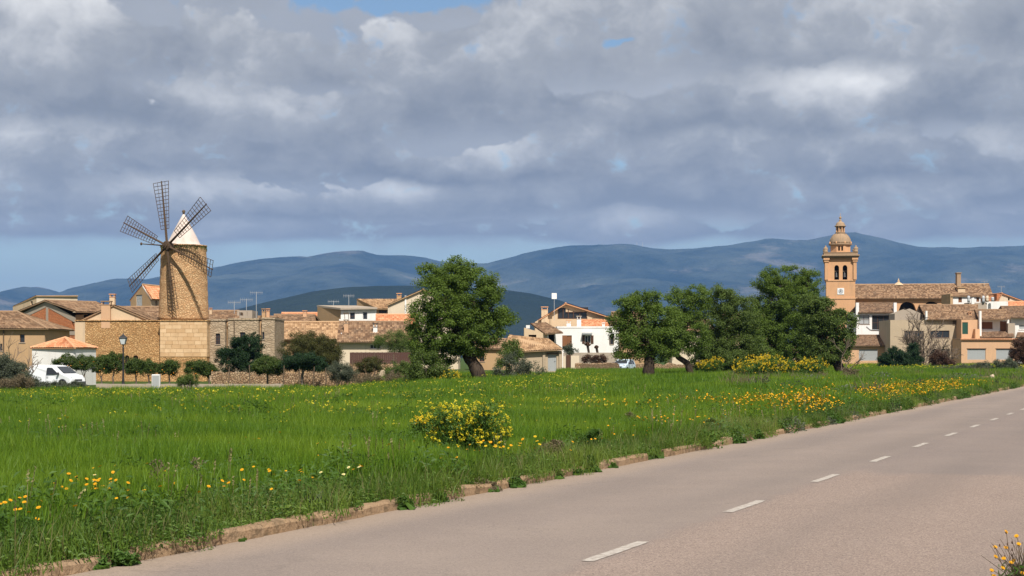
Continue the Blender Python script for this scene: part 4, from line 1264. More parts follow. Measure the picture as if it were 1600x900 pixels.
q = MB(); q.box(b.X(1494.5, 4.3), b.X(1502.5, 4.3), 4.25, 5.7, b.Z(427, 4.3) + .002, b.Z(425.8, 4.3)); b.part('stack_cap', 'sandstone_old', q)
q = MB(); c = b.W(1404, 444, 5.6); q.lathe([(1.0, -.2), (.55, .22), (.26, .34), (.18, .55), (.22, .7), (.10, .85), (.03, 1.15)], 12, tuple(c)); b.part('pinnacle', 'cream', q)
q = MB(); c = b.W(1501, 452, 2.5); q.box(c.x - .7, c.x + .7, 1.8, 4, c.z - .9, c.z + .25); dm = b.part('dormer', 'cream', q)
q = MB(); q.box(c.x - .85, c.x + .85, 1.6, 4.1, c.z + .253, c.z + .42); b.part('dormer_roof', 'tile_pale', q)
b.done()

# ------------------------------------------------------------------ houses below the church
b = Bld('white_balcony_house', 'white house with wide window and brown tiled roof directly below the church tower', 'house', 1370, 272)
b.box('white', 1338, 1399, [(1338, 489), (1399, 489)], 0, 8, [(1341.5, 1358.5, 492.5, 506.5), (1362.5, 1389.5, 492.5, 516)])
b.window(1341.5, 1358.5, 492.5, 506.5, 0, 2, 2, 'dark_wood', glass='grey_door'); b.window(1362.5, 1389.5, 492.5, 516, 0, 3, 2, 'dark_wood')
b.slope_front('tile_dark', 1341, 1396, 488.5, 1341, 1396, 474, -.6, 3.8)
for a, c in ((1337, 1341.5), (1396, 1400.5)):
    q = MB(); q.box(b.X(a), b.X(c), -.35, .3, b.Z(492), b.Z(473)); b.part('gable_pier', 'white', q)
q = MB(); q.tube([b.W(1354, 510, -.1), b.W(1360, 515, -.1), b.W(1380, 516, -.1), b.W(1388, 523, -.1)], .05, 5); b.part('pipe', 'zinc', q)
b.done()
b = Bld('garage_house', 'single storey peach garage with dark tiled roof and pale blue-grey door', 'garage', 1352, 262)
b.box('peach', 1316, 1390, [(1316, 541), (1390, 541)], 0, 8, [(1342, 1371.5, 546, 563.5)])
b.door(1342, 1371.5, 546, 563.5, 0, 'grey_door', horiz=True, handle=False, name='garage_door')
b.slope_front('tile_dark', 1313, 1392, 540.5, 1340, 1388, 524, -.5, 4.2)
b.done()
b = Bld('concrete_house', 'unfinished beige concrete house with long dark windows behind the bare tree', 'house', 1447, 258)
b.box('beige', 1391, 1501.5, [(1391, 500), (1501.5, 500)], 0, 8, [(1413, 1443.5, 517, 530), (1453, 1483.5, 516.5, 528), (1450, 1484, 545, 558)])
b.window(1413, 1443.5, 517, 530, 0, 3, 1, 'dark_wood'); b.window(1453, 1483.5, 516.5, 528, 0, 3, 1, 'dark_wood'); b.window(1450, 1484, 545, 558, 0, 3, 1, 'dark_wood', glass='dark')
b.slope_front('tile_brown', 1448, 1530, 499.5, 1436, 1528, 476.5, -.6, 4.4)
b.box('cement', 1398, 1440, [(1398, 490), (1421, 482), (1440, 490)], 2.6, 4, base=b.Z(500) - .3)
q = MB(); q.box(b.X(1488.5), b.X(1498), -.06, .0, b.Z(508), b.Z(500.5)); b.part('vent_panel', 'old_wood', q)
b.chimney(1513.5, 1518.5, 487, 499, .6, 'peach', 'tile_red')
q = MB(); q.box(b.X(1445.2), b.X(1448), -.5, 0, b.Z(500), b.Z(486)); b.part('pier', 'white', q)
b.done()
b = Bld('peach_house', 'peach house with dark green shutters left of the balcony house', 'house', 1516, 255)
b.box('peach', 1502.2, 1531, [(1502.2, 499.5), (1531, 499.5)], 0, 8, [(1503.5, 1512.5, 503.5, 522)])
b.door(1503.5, 1512.5, 503.5, 522, 0, 'green_wood', .06, 4, False, 'shutter')
b.box('peach', 1524, 1531, [(1524, 514), (1531, 514)], -1.1, 1.05)
q = MB(); q.box(b.X(1528.8), b.X(1532), -.6, 0, b.Z(525), b.Z(486)); b.part('white_pier', 'white', q)
b.done()
b = Bld('balcony_house', 'house with brown roller shutters, balcony and brown tiled roof at right', 'house', 1553, 256)
b.box('white', 1532.3, 1577, [(1532.3, 499), (1577, 499)], 1.2, 7, [(1533.5, 1551, 503, 514), (1562.5, 1573, 502, 518)])
b.door(1533.5, 1551, 503, 514, 1.2, 'brown_wood', .06, 4, False, 'roller_shutter', True); b.door(1562.5, 1573, 502, 518, 1.2, 'brown_wood')
b.slope_front('tile_brown', 1529, 1579, 498.5, 1523, 1573, 484, -.6, 4.4)
b.roof('tile_dark', b.W(1530, 527.5, -.9), b.W(1585, 526.5, -.9), b.W(1582, 517, 1.0), b.W(1533, 518, 1.0))
q = MB(); q.box(b.X(1533, 1), b.X(1561, 1), .9, 1.0, b.Z(519), b.Z(514.8)); b.part('balcony_wall', 'white', q)
q = MB(); q.box(b.X(1575, .2), b.X(1586, .2), .2, 8, 0, b.Z(505)); b.part('side_wall', 'cement', q)
b.done()
b = Bld('garage_row', 'long peach ground floor with two grey garage doors', 'garage', 1543, 250)
b.box('peach', 1502, 1590, [(1502, 530), (1590, 530)], 0, 5.0, [(1511.5, 1540, 545.5, 562), (1556.5, 1583, 545.5, 562)])
for a, c in ((1511.5, 1540), (1556.5, 1583)):
    b.door(a, c, 545.5, 562, 0, 'grey_door', horiz=True, handle=False, name='garage_door')
    q = MB(); q.box(b.X(a) - .1, b.X(c) + .1, -.05, 0, b.Z(545.4), b.Z(544.3)); b.part('lintel', 'dark_wood', q)
b.flat('peach', 1502, 1590, 530, 0, 5.0)
b.roof('tile_red', b.W(1501, 530.3, -.3), b.W(1591, 530.3, -.3), b.W(1591, 529, .1), b.W(1501, 529, .1))
b.done()
b = Bld('white_edge_house', 'white house at right edge with brown tiled roof and pale blind', 'house', 1600, 258)
b.box('white', 1579, 1660, [(1579, 497), (1660, 497)], .5, 7, [(1592, 1606, 507, 515)])
b.window(1592, 1606, 507, 515, .5, 1, 1, 'white_paint', glass='grey_door')
b.slope_front('tile_dark', 1576, 1664, 496.5, 1563, 1660, 479, -.4, 4.6)
b.roof('tile_dark', b.W(1588, 527, -1), b.W(1664, 527, -1), b.W(1664, 519, .5), b.W(1590, 519, .5))
b.done()
b = Bld('terrace_flats', 'white roof terrace flats with brown shutters and water tanks under the nave roof', 'house', 1512, 288)
b.box('white', 1489, 1532, [(1489, 463), (1532, 463)], 0, 7, [(1497.5, 1503, 464.5, 472.5), (1525.5, 1530, 464.5, 471.5)])
b.box('tan', 1485, 1488.8, [(1485, 459), (1488.8, 459)], -.2, 6)
b.door(1497.5, 1503, 464.5, 472.5, 0, 'brown_wood', handle=False, name='shutter'); b.door(1525.5, 1530, 464.5, 471.5, 0, 'brown_wood', handle=False, name='shutter')
b.box('cement', 1512, 1542, [(1512, 473), (1542, 473)], -2.4, 2.3); b.box('white', 1540, 1575, [(1540, 471), (1575, 471)], -1.5, 6)
b.slope_front('tile_brown', 1486, 1534, 463, 1488, 1532, 460.5, -.3, 2)
b.box('white', 1518, 1522.5, [(1518, 466), (1522.5, 466)], -2.7, .25)
b.done()
for i, (px, w_, py0, py1, lab) in enumerate(((1513.5, 4.2, 462, 472.5, 'leftmost grey cylindrical water tank on the roof terrace'), (1536.5, 4.4, 462, 473, 'third grey water tank from the left on the roof terrace'), (1542.5, 4.4, 462, 472, 'cream water tank touching a grey one on the terrace'), (1551, 4.6, 464, 471, 'rightmost squat water tank on the white terrace'), (1520.5, 3.6, 465, 472, 'small pale tank between the two brown shutters of the terrace'))):
    dd = 285.5; r = w_ / 2 * dd / F; h = (py1 - py0) * dd / F; mb = MB()
    mb.lathe([(r, 0), (r, h * .3), (r * 1.03, h * .32), (r, h * .34), (r, h * .62), (r * 1.03, h * .64), (r, h * .66), (r, h * .9), (r * .6, h * .97), (r * .2, h)], 16)
    o = mb.build('water_tank', M['zinc' if i != 2 else 'cream_pale'], loc=(wx(px, dd), dd, wz(py1, dd)), smooth=True); tag(o, lab, 'water tank', 'roof water tanks')
b = Bld('red_gable_far', 'white gable with red verge at far right behind the terrace', 'house', 1580, 300)
b.box('cream_pale', 1560, 1612, [(1560, 472), (1566, 459), (1612, 475)], 0, 8, [(1575, 1577.5, 464.5, 469.5)])
b.gable_front('tile_red', 1557, 474, 1566, 458, 1614, 475.5, -.3, 8)
b.box('red_clay', 1557.5, 1565.5, [(1557.5, 459), (1565.5, 459)], .5, 2)
b.done()
b = Bld('red_roof_far', 'flat stretch of red tiled roof at the right edge', 'house', 1600, 290)
b.box('cream', 1576, 1650, [(1576, 480), (1650, 480)], 0, 7); b.slope_front('tile_red', 1574, 1654, 480, 1574, 1652, 471.5, -.3, 3.5)
b.done()
antenna(1564.5, 459, 447, 301, 'white dish aerial on the red verge gable at far right'); antenna(1538, 445, 439, 322, 'low aerial at the right end of the nave ridge')
# filler houses glimpsed between the trees
for (p0, p1, pe, pr, d, mt, wl, lab) in ((735, 800, 545, 530, 205, 'tile_brown', 'tan', 'low tan house glimpsed right of the leaning trunk'), (1050, 1110, 520, 500, 230, 'tile_brown', 'cream_pale', 'pale house glimpsed through the two middle trees'), (955, 1010, 508, 488, 236, 'tile_brown', 'tan', 'brown roofed house behind the straight-trunked tree'), (1215, 1290, 552, 538, 235, 'tile_brown', 'cream', 'cream shed glimpsed under the right hand trees'), (1130, 1200, 505, 488, 250, 'tile_brown', 'cream', 'house hidden behind the broad tree mass'), (1255, 1300, 500, 480, 285, 'tile_brown', 'tan', 'low house at the foot of the bell tower')):
    b = Bld('half_hidden_house', lab, 'house', (p0 + p1) / 2, d)
    b.box(wl, p0, p1, [(p0, pe), (p1, pe)], 0, 7, [(p0 + 14, p0 + 22, pe + 8, pe + 20)]); b.window(p0 + 14, p0 + 22, pe + 8, pe + 20)
    b.slope_front(mt, p0 - 2, p1 + 2, pe, p0, p1, pr, -.4, 3.7); b.done()
# ------------------------------------------------------------------ vehicles, lamp post, small things
paint_white = plain('white_car_paint', (.78, .79, .81), .25, .5, .02)
paint_blue = plain('pale_blue_car_paint', (.50, .60, .68), .25, .5, .02)
rubber = plain('tyre_rubber', (.02, .02, .02), .85)
grey_plastic = plain('grey_plastic', (.05, .05, .055), .6)
lamp_glass = plain('lamp_glass', (.62, .66, .68), .15, .5)
def vehicle(name, label, cat, loc, rz, prof, hw, paint, wheels, side_win, shield, wr=.31, belt=1.0, roof_in=.15, zroof=1.8):
    """closed shell from a side profile, narrowing above the belt line; front is +x"""
    e = thing(name, label, cat, loc, rz)
    def wid(z): return hw - (roof_in * max(0, z - belt) / (zroof - belt)) - .05 * max(0, .5 - z)
    mb = MB(); n = len(prof); v = []
    for x, z in prof: v.append((x, -wid(z), z))
    for x, z in prof: v.append((x, wid(z), z))
    f = [tuple(range(n)), tuple(range(2 * n - 1, n - 1, -1))] + [(k, n + k, n + (k + 1) % n, (k + 1) % n) for k in range(n)]
    mb.add(v, f); body = mb.build('body', paint, e, smooth=False, bevel=.09)
    for wx_ in wheels:
        for s in (-1, 1):
            w = MB(); y0 = s * (hw - .2); y1 = s * (hw + .012)
            w.tube([(wx_, y0, wr), (wx_, y1 - s * .03, wr), (wx_, y1, wr)], [wr, wr, wr * .93], 20); t = w.build('wheel', rubber, e)
            w = MB(); w.tube([(wx_, y1 - s * .02, wr), (wx_, y1 + s * .008, wr)], [wr * .64, wr * .58], 14); w.build('rim', M['zinc'], t)
            a = MB(); pts = [(wx_ + (wr + .06) * math.cos(pi * i / 10), s * (hw + .004), wr + (wr + .06) * math.sin(pi * i / 10)) for i in range(11)]
            a.tube(pts, .05, 5); a.build('wheel_arch', grey_plastic, e)
    for s in (-1, 1):
        for poly in side_win:
            w = MB(); pts = [(x, s * (wid(z) + .006), z) for x, z in poly]
            inn = [(x, s * (wid(z) - .03), z) for x, z in poly]; k = len(pts)
            w.add(pts + inn, [tuple(range(k)) if s < 0 else tuple(range(k))[::-1]] + [(i, (i + 1) % k, k + (i + 1) % k, k + i) for i in range(k)])
            w.build('side_window', M['glass'], e)
        m_ = MB(); x_, z_ = side_win[-1][-1][0] - .05, belt + .08
        m_.cbox(x_ - .07, x_ + .07, min(s * (hw - .05), s * (hw + .2)), max(s * (hw - .05), s * (hw + .2)), z_ - .02, z_ + .16, .03); m_.build('mirror', grey_plastic, e)
        h = MB(); xf = prof[-1][0]
        hx = max(p[0] for p in prof); h.add([(hx - .32, s * (hw - .03), .80), (hx - .02, s * (hw - .30), .70), (hx - .04, s * (hw - .30), .86), (hx - .38, s * (hw - .05), .98)], [(0, 1, 2, 3)])
        h.tube([(hx - .16, s * (hw - .19), .82), (hx - .10, s * (hw - .19), .80)], [.11, .10], 10); h.build('headlight', lamp_glass, e)
        d_ = MB(); xd = side_win[-1][0][0]; d_.box(xd - .01, xd + .01, s * hw - .008, s * hw + .006, .42, belt); d_.box(xd + .06, xd + .22, s * hw - .02 if s < 0 else s * hw, s * hw if s < 0 else s * hw + .02, belt - .14, belt - .10); d_.build('door_handle', grey_plastic, e)
    (xa, za), (xb, zb_) = shield
    w = MB(); o_ = .012
    w.add([(xa + o_, -wid(za) + .10, za + o_ - .03), (xa + o_, wid(za) - .10, za + o_ - .03), (xb + o_, wid(zb_) - .06, zb_ + o_ + .05), (xb + o_, -wid(zb_) + .06, zb_ + o_ + .05)], [(0, 3, 2, 1)])
    w.build('windscreen', M['glass'], e)
    hx = max(p[0] for p in prof); w = MB(); w.cbox(hx - .25, hx + .05, -hw + .06, hw - .06, .26, .52, .03); w.build('bumper', grey_plastic, e)
    w = MB(); w.box(hx - .08, hx + .012, -.42, .42, .58, .70); w.build('grille', grey_plastic, e)
    return e
vp = [(.05, .32), (.02, .9), (.14, 1.68), (.34, 1.80), (1.4, 1.83), (2.3, 1.80), (2.72, 1.72), (3.55, 1.14), (4.12, .98), (4.32, .80), (4.38, .55), (4.34, .30)]
hd = 132.0; vx = wx(50, hd)
vehicle('parked_van', 'white panel van parked facing right before the white hut', 'van', (vx, hd + .6, wz(570, hd) - 1.83), R(-24), vp, .90, paint_white, (.85, 3.52),
        [[(1.92, 1.06), (1.92, 1.56), (2.02, 1.62), (2.42, 1.60), (3.18, 1.08)]], ((2.74, 1.72), (3.55, 1.15)), .32, 1.0, .16, 1.83)
cp_ = [(.05, .30), (.0, .75), (.12, .95), (.35, 1.36), (.7, 1.43), (1.8, 1.45), (2.2, 1.38), (2.85, .98), (3.5, .84), (3.68, .66), (3.70, .28)]
cd = 178.0
vehicle('parked_car', 'pale blue hatchback parked nose-on beside the dry stone wall', 'car', (wx(985, cd), cd + 2.5, wz(582.5, cd)), R(-112), cp_, .82, paint_blue, (.62, 3.02),
        [[(.45, .92), (.62, 1.30), (1.2, 1.34), (1.2, .92)], [(1.28, .92), (1.28, 1.34), (1.95, 1.30), (2.55, .92)]], ((2.2, 1.38), (2.85, .99)), .28, .88, .14, 1.45)

def street_lamp(px, d, pyt):
    x = wx(px, d); gz = ground_z(x, d)
    e = thing('street_lamp', 'black iron street lamp with four-sided lantern before the rubble farmhouse', 'street lamp', (x, d, gz))
    zt = wz(pyt, d) - gz; zl = zt - .78
    mb = MB(); mb.lathe([(.17, 0), (.17, .12), (.12, .18), (.14, .5), (.10, .6), (.085, .9), (.07, 1.0), (.055, zl - .3), (.08, zl - .26), (.05, zl - .2), (.05, zl - .05), (.16, zl)], 14); mb.build('post', M['iron'], e, smooth=False)
    mb = MB()
    for sx, sy in ((-1, -1), (1, -1), (1, 1), (-1, 1)): mb.tube([(sx * .13, sy * .13, zl), (sx * .23, sy * .23, zl + .42)], .016, 5)
    mb.tube([(-.23, -.23, zl + .42), (.23, -.23, zl + .42), (.23, .23, zl + .42), (-.23, .23, zl + .42), (-.23, -.23, zl + .42)], .02, 5); mb.build('lantern_frame', M['iron'], e)
    mb = MB(); mb.add([(-.12, -.12, zl + .01), (.12, -.12, zl + .01), (.12, .12, zl + .01), (-.12, .12, zl + .01), (-.215, -.215, zl + .41), (.215, -.215, zl + .41), (.215, .215, zl + .41), (-.215, .215, zl + .41)], [(0, 1, 5, 4), (1, 2, 6, 5), (2, 3, 7, 6), (3, 0, 4, 7), (3, 2, 1, 0), (4, 5, 6, 7)]); mb.build('lantern_glass', lamp_glass, e)
    mb = MB(); mb.lathe([(.36, zl + .43), (.30, zl + .50), (.14, zl + .62), (.08, zl + .66), (.03, zt - .02), (.01, zt + .02)], 4, (0, 0, 0), pi / 4); mb.build('lantern_cap', M['iron'], e)
street_lamp(192.5, 116, 520.5)
x_, d_ = wx(244, 115), 115; gz = ground_z(x_, d_)
e = thing('utility_box', 'small white utility cabinet standing on the path edge near the mill', 'utility box', (x_, d_, gz))
q = MB(); q.cbox(-.27, .27, -.17, .17, .08, wz(585, 115) - gz, .02); q.build('cabinet', M['white_paint'], e)
q = MB(); q.box(-.24, .24, -.185, -.17, .16, wz(586.5, 115) - gz); q.build('cabinet_door', M['grey_door'], e); q = MB(); q.box(-.3, .3, -.2, .2, 0, .08); q.build('plinth', M['cement'], e)
def rock(name, label, px, py, d, sx, sy, sz, c):
    mb = MB(); v, f = [], []; n, m_ = 14, 8
    for i in range(m_ + 1):
        a = pi * i / m_
        for k in range(n):
            w = 2 * pi * k / n; p = Vector((math.sin(a) * math.cos(w), math.sin(a) * math.sin(w), math.cos(a)))
            r = 1 + .35 * mnoise.noise(p * 1.6 + Vector((px, 0, 0))) + .12 * mnoise.noise(p * 5)
            sq = lambda t: math.copysign(abs(t) ** .7, t)
            v.append((sx * sq(p.x) * r, sy * sq(p.y) * r, sz * (sq(p.z) * r + .7)))
    for i in range(m_):
        for k in range(n): f.append((i * n + k, (i + 1) * n + k, (i + 1) * n + (k + 1) % n, i * n + (k + 1) % n))
    mb.add(v, f); x = wx(px, d); o = mb.build(name, plaster(name + '_stone', c, .4), loc=(x, d, ground_z(x, d)), smooth=True); tag(o, label, 'rock')
rock('boulder', 'reddish brown boulder lying in the verge at far right', 1539, 594, 98, .42, .35, .22, (.33, .17, .10))
rock('pale_boulder', 'pale upright boulder beside the reddish one at far right', 1550.5, 594, 97.5, .15, .2, .30, (.55, .43, .31))
rock('litter_ball', 'small white scrap of litter against the kerb', 1317, 661, 46.5, .07, .06, .05, (.8, .8, .8))
for i, px in enumerate((995, 1004)):
    x, d_ = wx(px, 12000), 12000.0; e_ = tag(MB().lathe([(4, 0), (2.6, 20), (.8, 36)], 4, (0, 0, 0)).build('radio_mast', M['zinc'], loc=(x, d_, wz(386, d_))), ['left', 'right'][i] + ' one of two tiny radio masts on the far ridge', 'mast')

# ------------------------------------------------------------------ leaves, trees, shrubs
def fast_mesh(name, V, nquads, m, parent=None, kind=None, loc=None):
    """V (4*nquads,3) -> separate quads"""
    me = bpy.data.meshes.new(name); n = nquads
    me.vertices.add(4 * n); me.vertices.foreach_set('co', V.astype(np.float32).ravel())
    me.loops.add(4 * n); me.loops.foreach_set('vertex_index', np.arange(4 * n, dtype=np.int32))
    me.polygons.add(n); me.polygons.foreach_set('loop_start', np.arange(0, 4 * n, 4, dtype=np.int32)); me.polygons.foreach_set('loop_total', np.full(n, 4, dtype=np.int32))
    me.materials.append(m); me.update(calc_edges=True)
    return link(name, me, parent, kind, loc)
def unit(a): return a / np.maximum(np.linalg.norm(a, axis=1, keepdims=True), 1e-6)
def leaf_quads(cen, nor, ln, wd):
    n = len(cen); r = rng.normal(size=(n, 3)); a = unit(np.cross(nor, r)); b_ = np.cross(nor, a)
    L = (ln * rng.uniform(.65, 1.3, n))[:, None] * .5; W = (wd * rng.uniform(.7, 1.25, n))[:, None] * .5
    droop = nor * (L * .35)
    V = np.empty((n, 4, 3)); V[:, 0] = cen - a * L - droop * .4; V[:, 1] = cen + b_ * W; V[:, 2] = cen + a * L - droop * .4; V[:, 3] = cen - b_ * W
    return V.reshape(-1, 3)
def foliage(lobes, rc, dens, nl, fill=.5, out=1.16):
    """lobes (c, r) ellipsoids -> cluster centres, leaf centres, leaf normals"""
    cc, oo = [], []
    for c, r in lobes:
        ra = (r[0] * r[1] * r[2]) ** (1 / 3)
        n = max(4, int(dens * 12.6 * (ra / rc) ** 2 * .42))
        u = unit(rng.normal(size=(n, 3))); rad = (1 - fill * rng.random(n) ** 1.7) * rng.uniform(.80, out, n)
        cc.append(np.array(c) + u * rad[:, None] * np.array(r)); oo.append(u)
    cc = np.concatenate(cc); oo = np.concatenate(oo)
    cr = rc * rng.uniform(.55, 1.25, len(cc)); k = np.maximum(6, (nl * (cr / rc) ** 2 * rng.uniform(.6, 1.3, len(cc)))).astype(int)
    idx = np.repeat(np.arange(len(cc)), k)
    off = rng.normal(size=(len(idx), 3)) * .48; nrm_o = np.linalg.norm(off, axis=1, keepdims=True); off = off / np.maximum(1, nrm_o / 1.15)
    cen = cc[idx] + off * (cr[idx][:, None]) * np.array([1, 1, .8])
    nor = unit(rng.normal(size=(len(idx), 3)) * .75 + np.array([0, 0, .55]) + oo[idx] * .35 + unit(off) * .45)
    return cc, cen, nor
def limb(mb, a, b, ra, rb, sag=.12, n=5, sides=6, wig=.06):
    a, b = Vector(a), Vector(b); L = (b - a).length; side = Vector((random.gauss(0, 1), random.gauss(0, 1), random.gauss(0, .4))) * L * wig
    pts = []
    for i in range(n + 1):
        t = i / n; p = a.lerp(b, t) + side * math.sin(pi * t) + Vector((0, 0, sag * L * math.sin(pi * t)))
        p += Vector((random.gauss(0, 1), random.gauss(0, 1), random.gauss(0, 1))) * L * .012
        pts.append(p)
    mb.tube(pts, [ra + (rb - ra) * i / n for i in range(n + 1)], sides)
    return pts
def tree(name, label, cat, d, lobes, trunk, lm='leaf', bm='bark', rc=.45, dens=1.0, nl=170, ln=.085, wd=.042, group=None, fill=.5, twigs=10, forks=1.0, base_dy=0.0, dz=.9):
    bpx = trunk[0][0]; x = wx(bpx, d); gz = ground_z(x, d) - .05
    e = thing(name, label, cat, (x, d, gz), 0, group); o = Vector((x, d, gz)); k = d / F
    L = []
    for q in lobes:
        dy = q[4] if len(q) > 4 else random.uniform(-.35, .35) * q[2] * k
        c = Vector((wx(q[0], d + dy), d + dy, wz(q[1], d + dy))) - o
        L.append((np.array(c), np.array((q[2] * k, max(q[2], q[3]) * k * dz, q[3] * k))))
    cc, cen, nor = foliage(L, rc, dens, nl, fill)
    keep = cen[:, 2] > .05; cen, nor = cen[keep], nor[keep]
    fast_mesh('crown', leaf_quads(cen, nor, ln, wd), len(cen), M[lm], e, 'stuff')
    mb = MB(); tp = []
    for j, q in enumerate(trunk):
        p = Vector((wx(q[0], d), d, wz(q[1], d))) - o
        if j == 0: p.z = -.1
        tp.append((p, q[2]))
    if len(tp) > 1:
        # trunk with flutes
        pts, rr = [], []
        for j in range(len(tp) - 1):
            for i in range(4):
                t = i / 4; pts.append(tp[j][0].lerp(tp[j + 1][0], t)); rr.append(tp[j][1] + (tp[j + 1][1] - tp[j][1]) * t)
        pts.append(tp[-1][0]); rr.append(tp[-1][1]); rr[0] *= 1.3
        b0 = len(mb.v); mb.tube(pts, rr, 12)
        for i in range(b0, len(mb.v)):
            v = Vector(mb.v[i]); nn_ = mnoise.noise(v * 2.2); mb.v[i] = tuple(v + Vector((nn_, mnoise.noise(v * 2.2 + Vector((9, 0, 0))), 0)) * .10 * tp[0][1] / .4)
        mb.build('trunk', M[bm], e, smooth=True)
    bb = MB(); top, rt = tp[-1][0], tp[-1][1]
    for c, r in L:
        c = Vector(c); limb(bb, top - Vector((0, 0, .1)), c, rt * .62, rt * .18, .05, 6, 6, .10)
        near = sorted(range(len(cc)), key=lambda i: (Vector(cc[i]) - c).length_squared)
        pick = random.sample(near[:max(twigs, len(near) // max(1, len(L)))], min(twigs, len(near[:max(twigs, len(near) // max(1, len(L)))])))
        for i in pick: limb(bb, c.lerp(top, random.uniform(0, .35)), Vector(cc[i]), rt * .16, .012, .03, 4, 4, .10)
    bb.build('branches', M[bm], e)
    return e
def shrub(name, label, d, lobes, lm, rc=.25, dens=1.0, nl=120, ln=.06, wd=.03, cat='shrub', group=None, bm='bark_grey', stems=9, fill=.6, gz=None, dz=.8):
    if d > 60: nl, ln, wd = nl * 1.5, ln * 1.35, wd * 1.6
    cx_ = sum(q[0] for q in lobes) / len(lobes)
    x = wx(cx_, d); gz = ground_z(x, d) - .03 if gz is None else gz; o = Vector((x, d, gz)); k = d / F
    e = thing(name, label, cat, o, 0, group); L = []
    for q in lobes:
        dy = random.uniform(-.3, .3) * q[2] * k
        c = Vector((wx(q[0], d + dy), d + dy, wz(q[1], d + dy))) - o; L.append((np.array(c), np.array((q[2] * k, max(q[2], q[3]) * k * dz, q[3] * k))))
    cc, cen, nor = foliage(L, rc, dens, nl, fill); keep = cen[:, 2] > .02; cen, nor = cen[keep], nor[keep]
    fast_mesh('foliage', leaf_quads(cen, nor, ln, wd), len(cen), M[lm], e, 'stuff')
    mb = MB()
    for i in random.sample(range(len(cc)), min(stems, len(cc))): limb(mb, (random.uniform(-.15, .15), random.uniform(-.15, .15), 0), cc[i], .035, .008, .0, 5, 5, .10)
    mb.build('stems', M[bm], e)
    return e
def bare(name, label, d, base_px, tips, r0, cat='tree', sub=7, levels=3, m='twig', spread=.55, group=None):
    x = wx(base_px, d); gz = ground_z(x, d) - .05; o = Vector((x, d, gz)); e = thing(name, label, cat, o, 0, group); mb = MB()
    def grow(p, dr, L, r, lv):
        pts = [p]; q = p.copy(); dd = dr.copy()
        for i in range(5):
            dd = (dd + Vector((random.gauss(0, .16), random.gauss(0, .16), random.gauss(.03, .12)))).normalized(); q = q + dd * L / 5; pts.append(q.copy())
        mb.tube(pts, [r * (1 - .75 * i / 5) + d * 6e-5 for i in range(6)], 5 if lv > 1 else 4)
        if lv > 0:
            for i in range(sub):
                t = random.uniform(.25, 1.0); j = min(4, int(t * 5)); s_ = pts[j].lerp(pts[j + 1], t * 5 - j if t < 1 else 1)
                nd = (dd + Vector((random.gauss(0, 1), random.gauss(0, 1), random.gauss(.15, .8))) * spread).normalized()
                grow(s_, nd, L * random.uniform(.35, .6), r * .45, lv - 1)
    for (px, py) in tips:
        t = Vector((wx(px, d), d + random.uniform(-1, 1), wz(py, d))) - o; grow(Vector((random.uniform(-.1, .1), random.uniform(-.1, .1), 0)), (t).normalized(), t.length * .72, r0, levels - 1)
    mb.build('branches', M[m], e)
    return e
# --- the trees standing in and behind the field
tree('leaning_tree', 'tall full green tree with dark leaning trunk in the middle of the picture', 'tree', 100,
     [(722, 424, 28, 28), (672, 428, 19, 14), (702, 440, 30, 24), (690, 468, 40, 36), (738, 458, 40, 40), (768, 480, 21, 36), (664, 500, 31, 32), (712, 512, 46, 36), (762, 515, 28, 28), (664, 545, 28, 26), (790, 497, 17, 11), (735, 540, 30, 18), (690, 550, 30, 20)],
     [(753, 600, .46), (746, 580, .42), (735, 562, .36), (722, 535, .30)], 'leaf', rc=.34, dens=1.15, nl=130, ln=.125, wd=.068)
shrub('bramble_shrub', 'grey-green thicket at the left foot of the leaning tree', 97, [(664, 575, 26, 26), (684, 586, 22, 18), (648, 588, 16, 16)], 'leaf_b', .3, 1.0, 130, .07, .04)
shrub('dry_scrub', 'pale dry scrub right of the leaning tree trunk', 108, [(800, 575, 22, 22), (828, 580, 22, 18), (782, 588, 14, 12)], 'leaf_grey', .32, .8, 90, .08, .03)
shrub('green_scrub', 'green scrub leaning against the dry scrub before the shed', 112, [(800, 550, 16, 20), (792, 565, 18, 18)], 'leaf_b', .3, .8, 120, .07, .04)
shrub('dry_grass_clump', 'straw coloured dry weeds left of the tree-foot thicket', 110, [(615, 590, 24, 9), (575, 592, 22, 7)], 'leaf_dry', .25, .8, 90, .09, .02)
tree('almond_tree', 'green tree with thick straight dark trunk right of the white house', 'tree', 107,
     [(983, 481, 26, 24), (1010, 470, 24, 18), (1027, 497, 34, 26), (975, 512, 24, 26), (1003, 530, 38, 22), (1042, 528, 26, 28), (984, 545, 26, 18), (1035, 552, 22, 14)],
     [(1014, 600, .40), (1013, 580, .36), (1015, 560, .34), (1020, 545, .28)], 'leaf', rc=.34, dens=1.0, nl=120, ln=.125, wd=.068)
tree('almond_tree', 'smaller green tree with curved thin trunk between two larger trees', 'tree', 124,
     [(1060, 477, 26, 28), (1088, 466, 22, 20), (1075, 505, 30, 24), (1052, 520, 22, 24), (1085, 535, 28, 20), (1045, 545, 20, 14)],
     [(1083, 581, .26), (1074, 568, .24), (1060, 558, .20), (1052, 545, .16)], 'leaf', rc=.34, dens=1.0, nl=120, ln=.125, wd=.068)
tree('carob_tree', 'broad dark tree at the left end of the right hand tree mass', 'tree', 134,
     [(1130, 474, 30, 26), (1112, 505, 32, 32), (1158, 495, 34, 34), (1120, 540, 38, 30), (1160, 545, 36, 30), (1135, 565, 42, 20), (1100, 568, 26, 14), (1165, 572, 24, 12)],
     [(1142, 584, .40), (1142, 565, .34), (1140, 545, .28)], 'leaf_b', rc=.38, dens=1.2, nl=130, ln=.13, wd=.072)
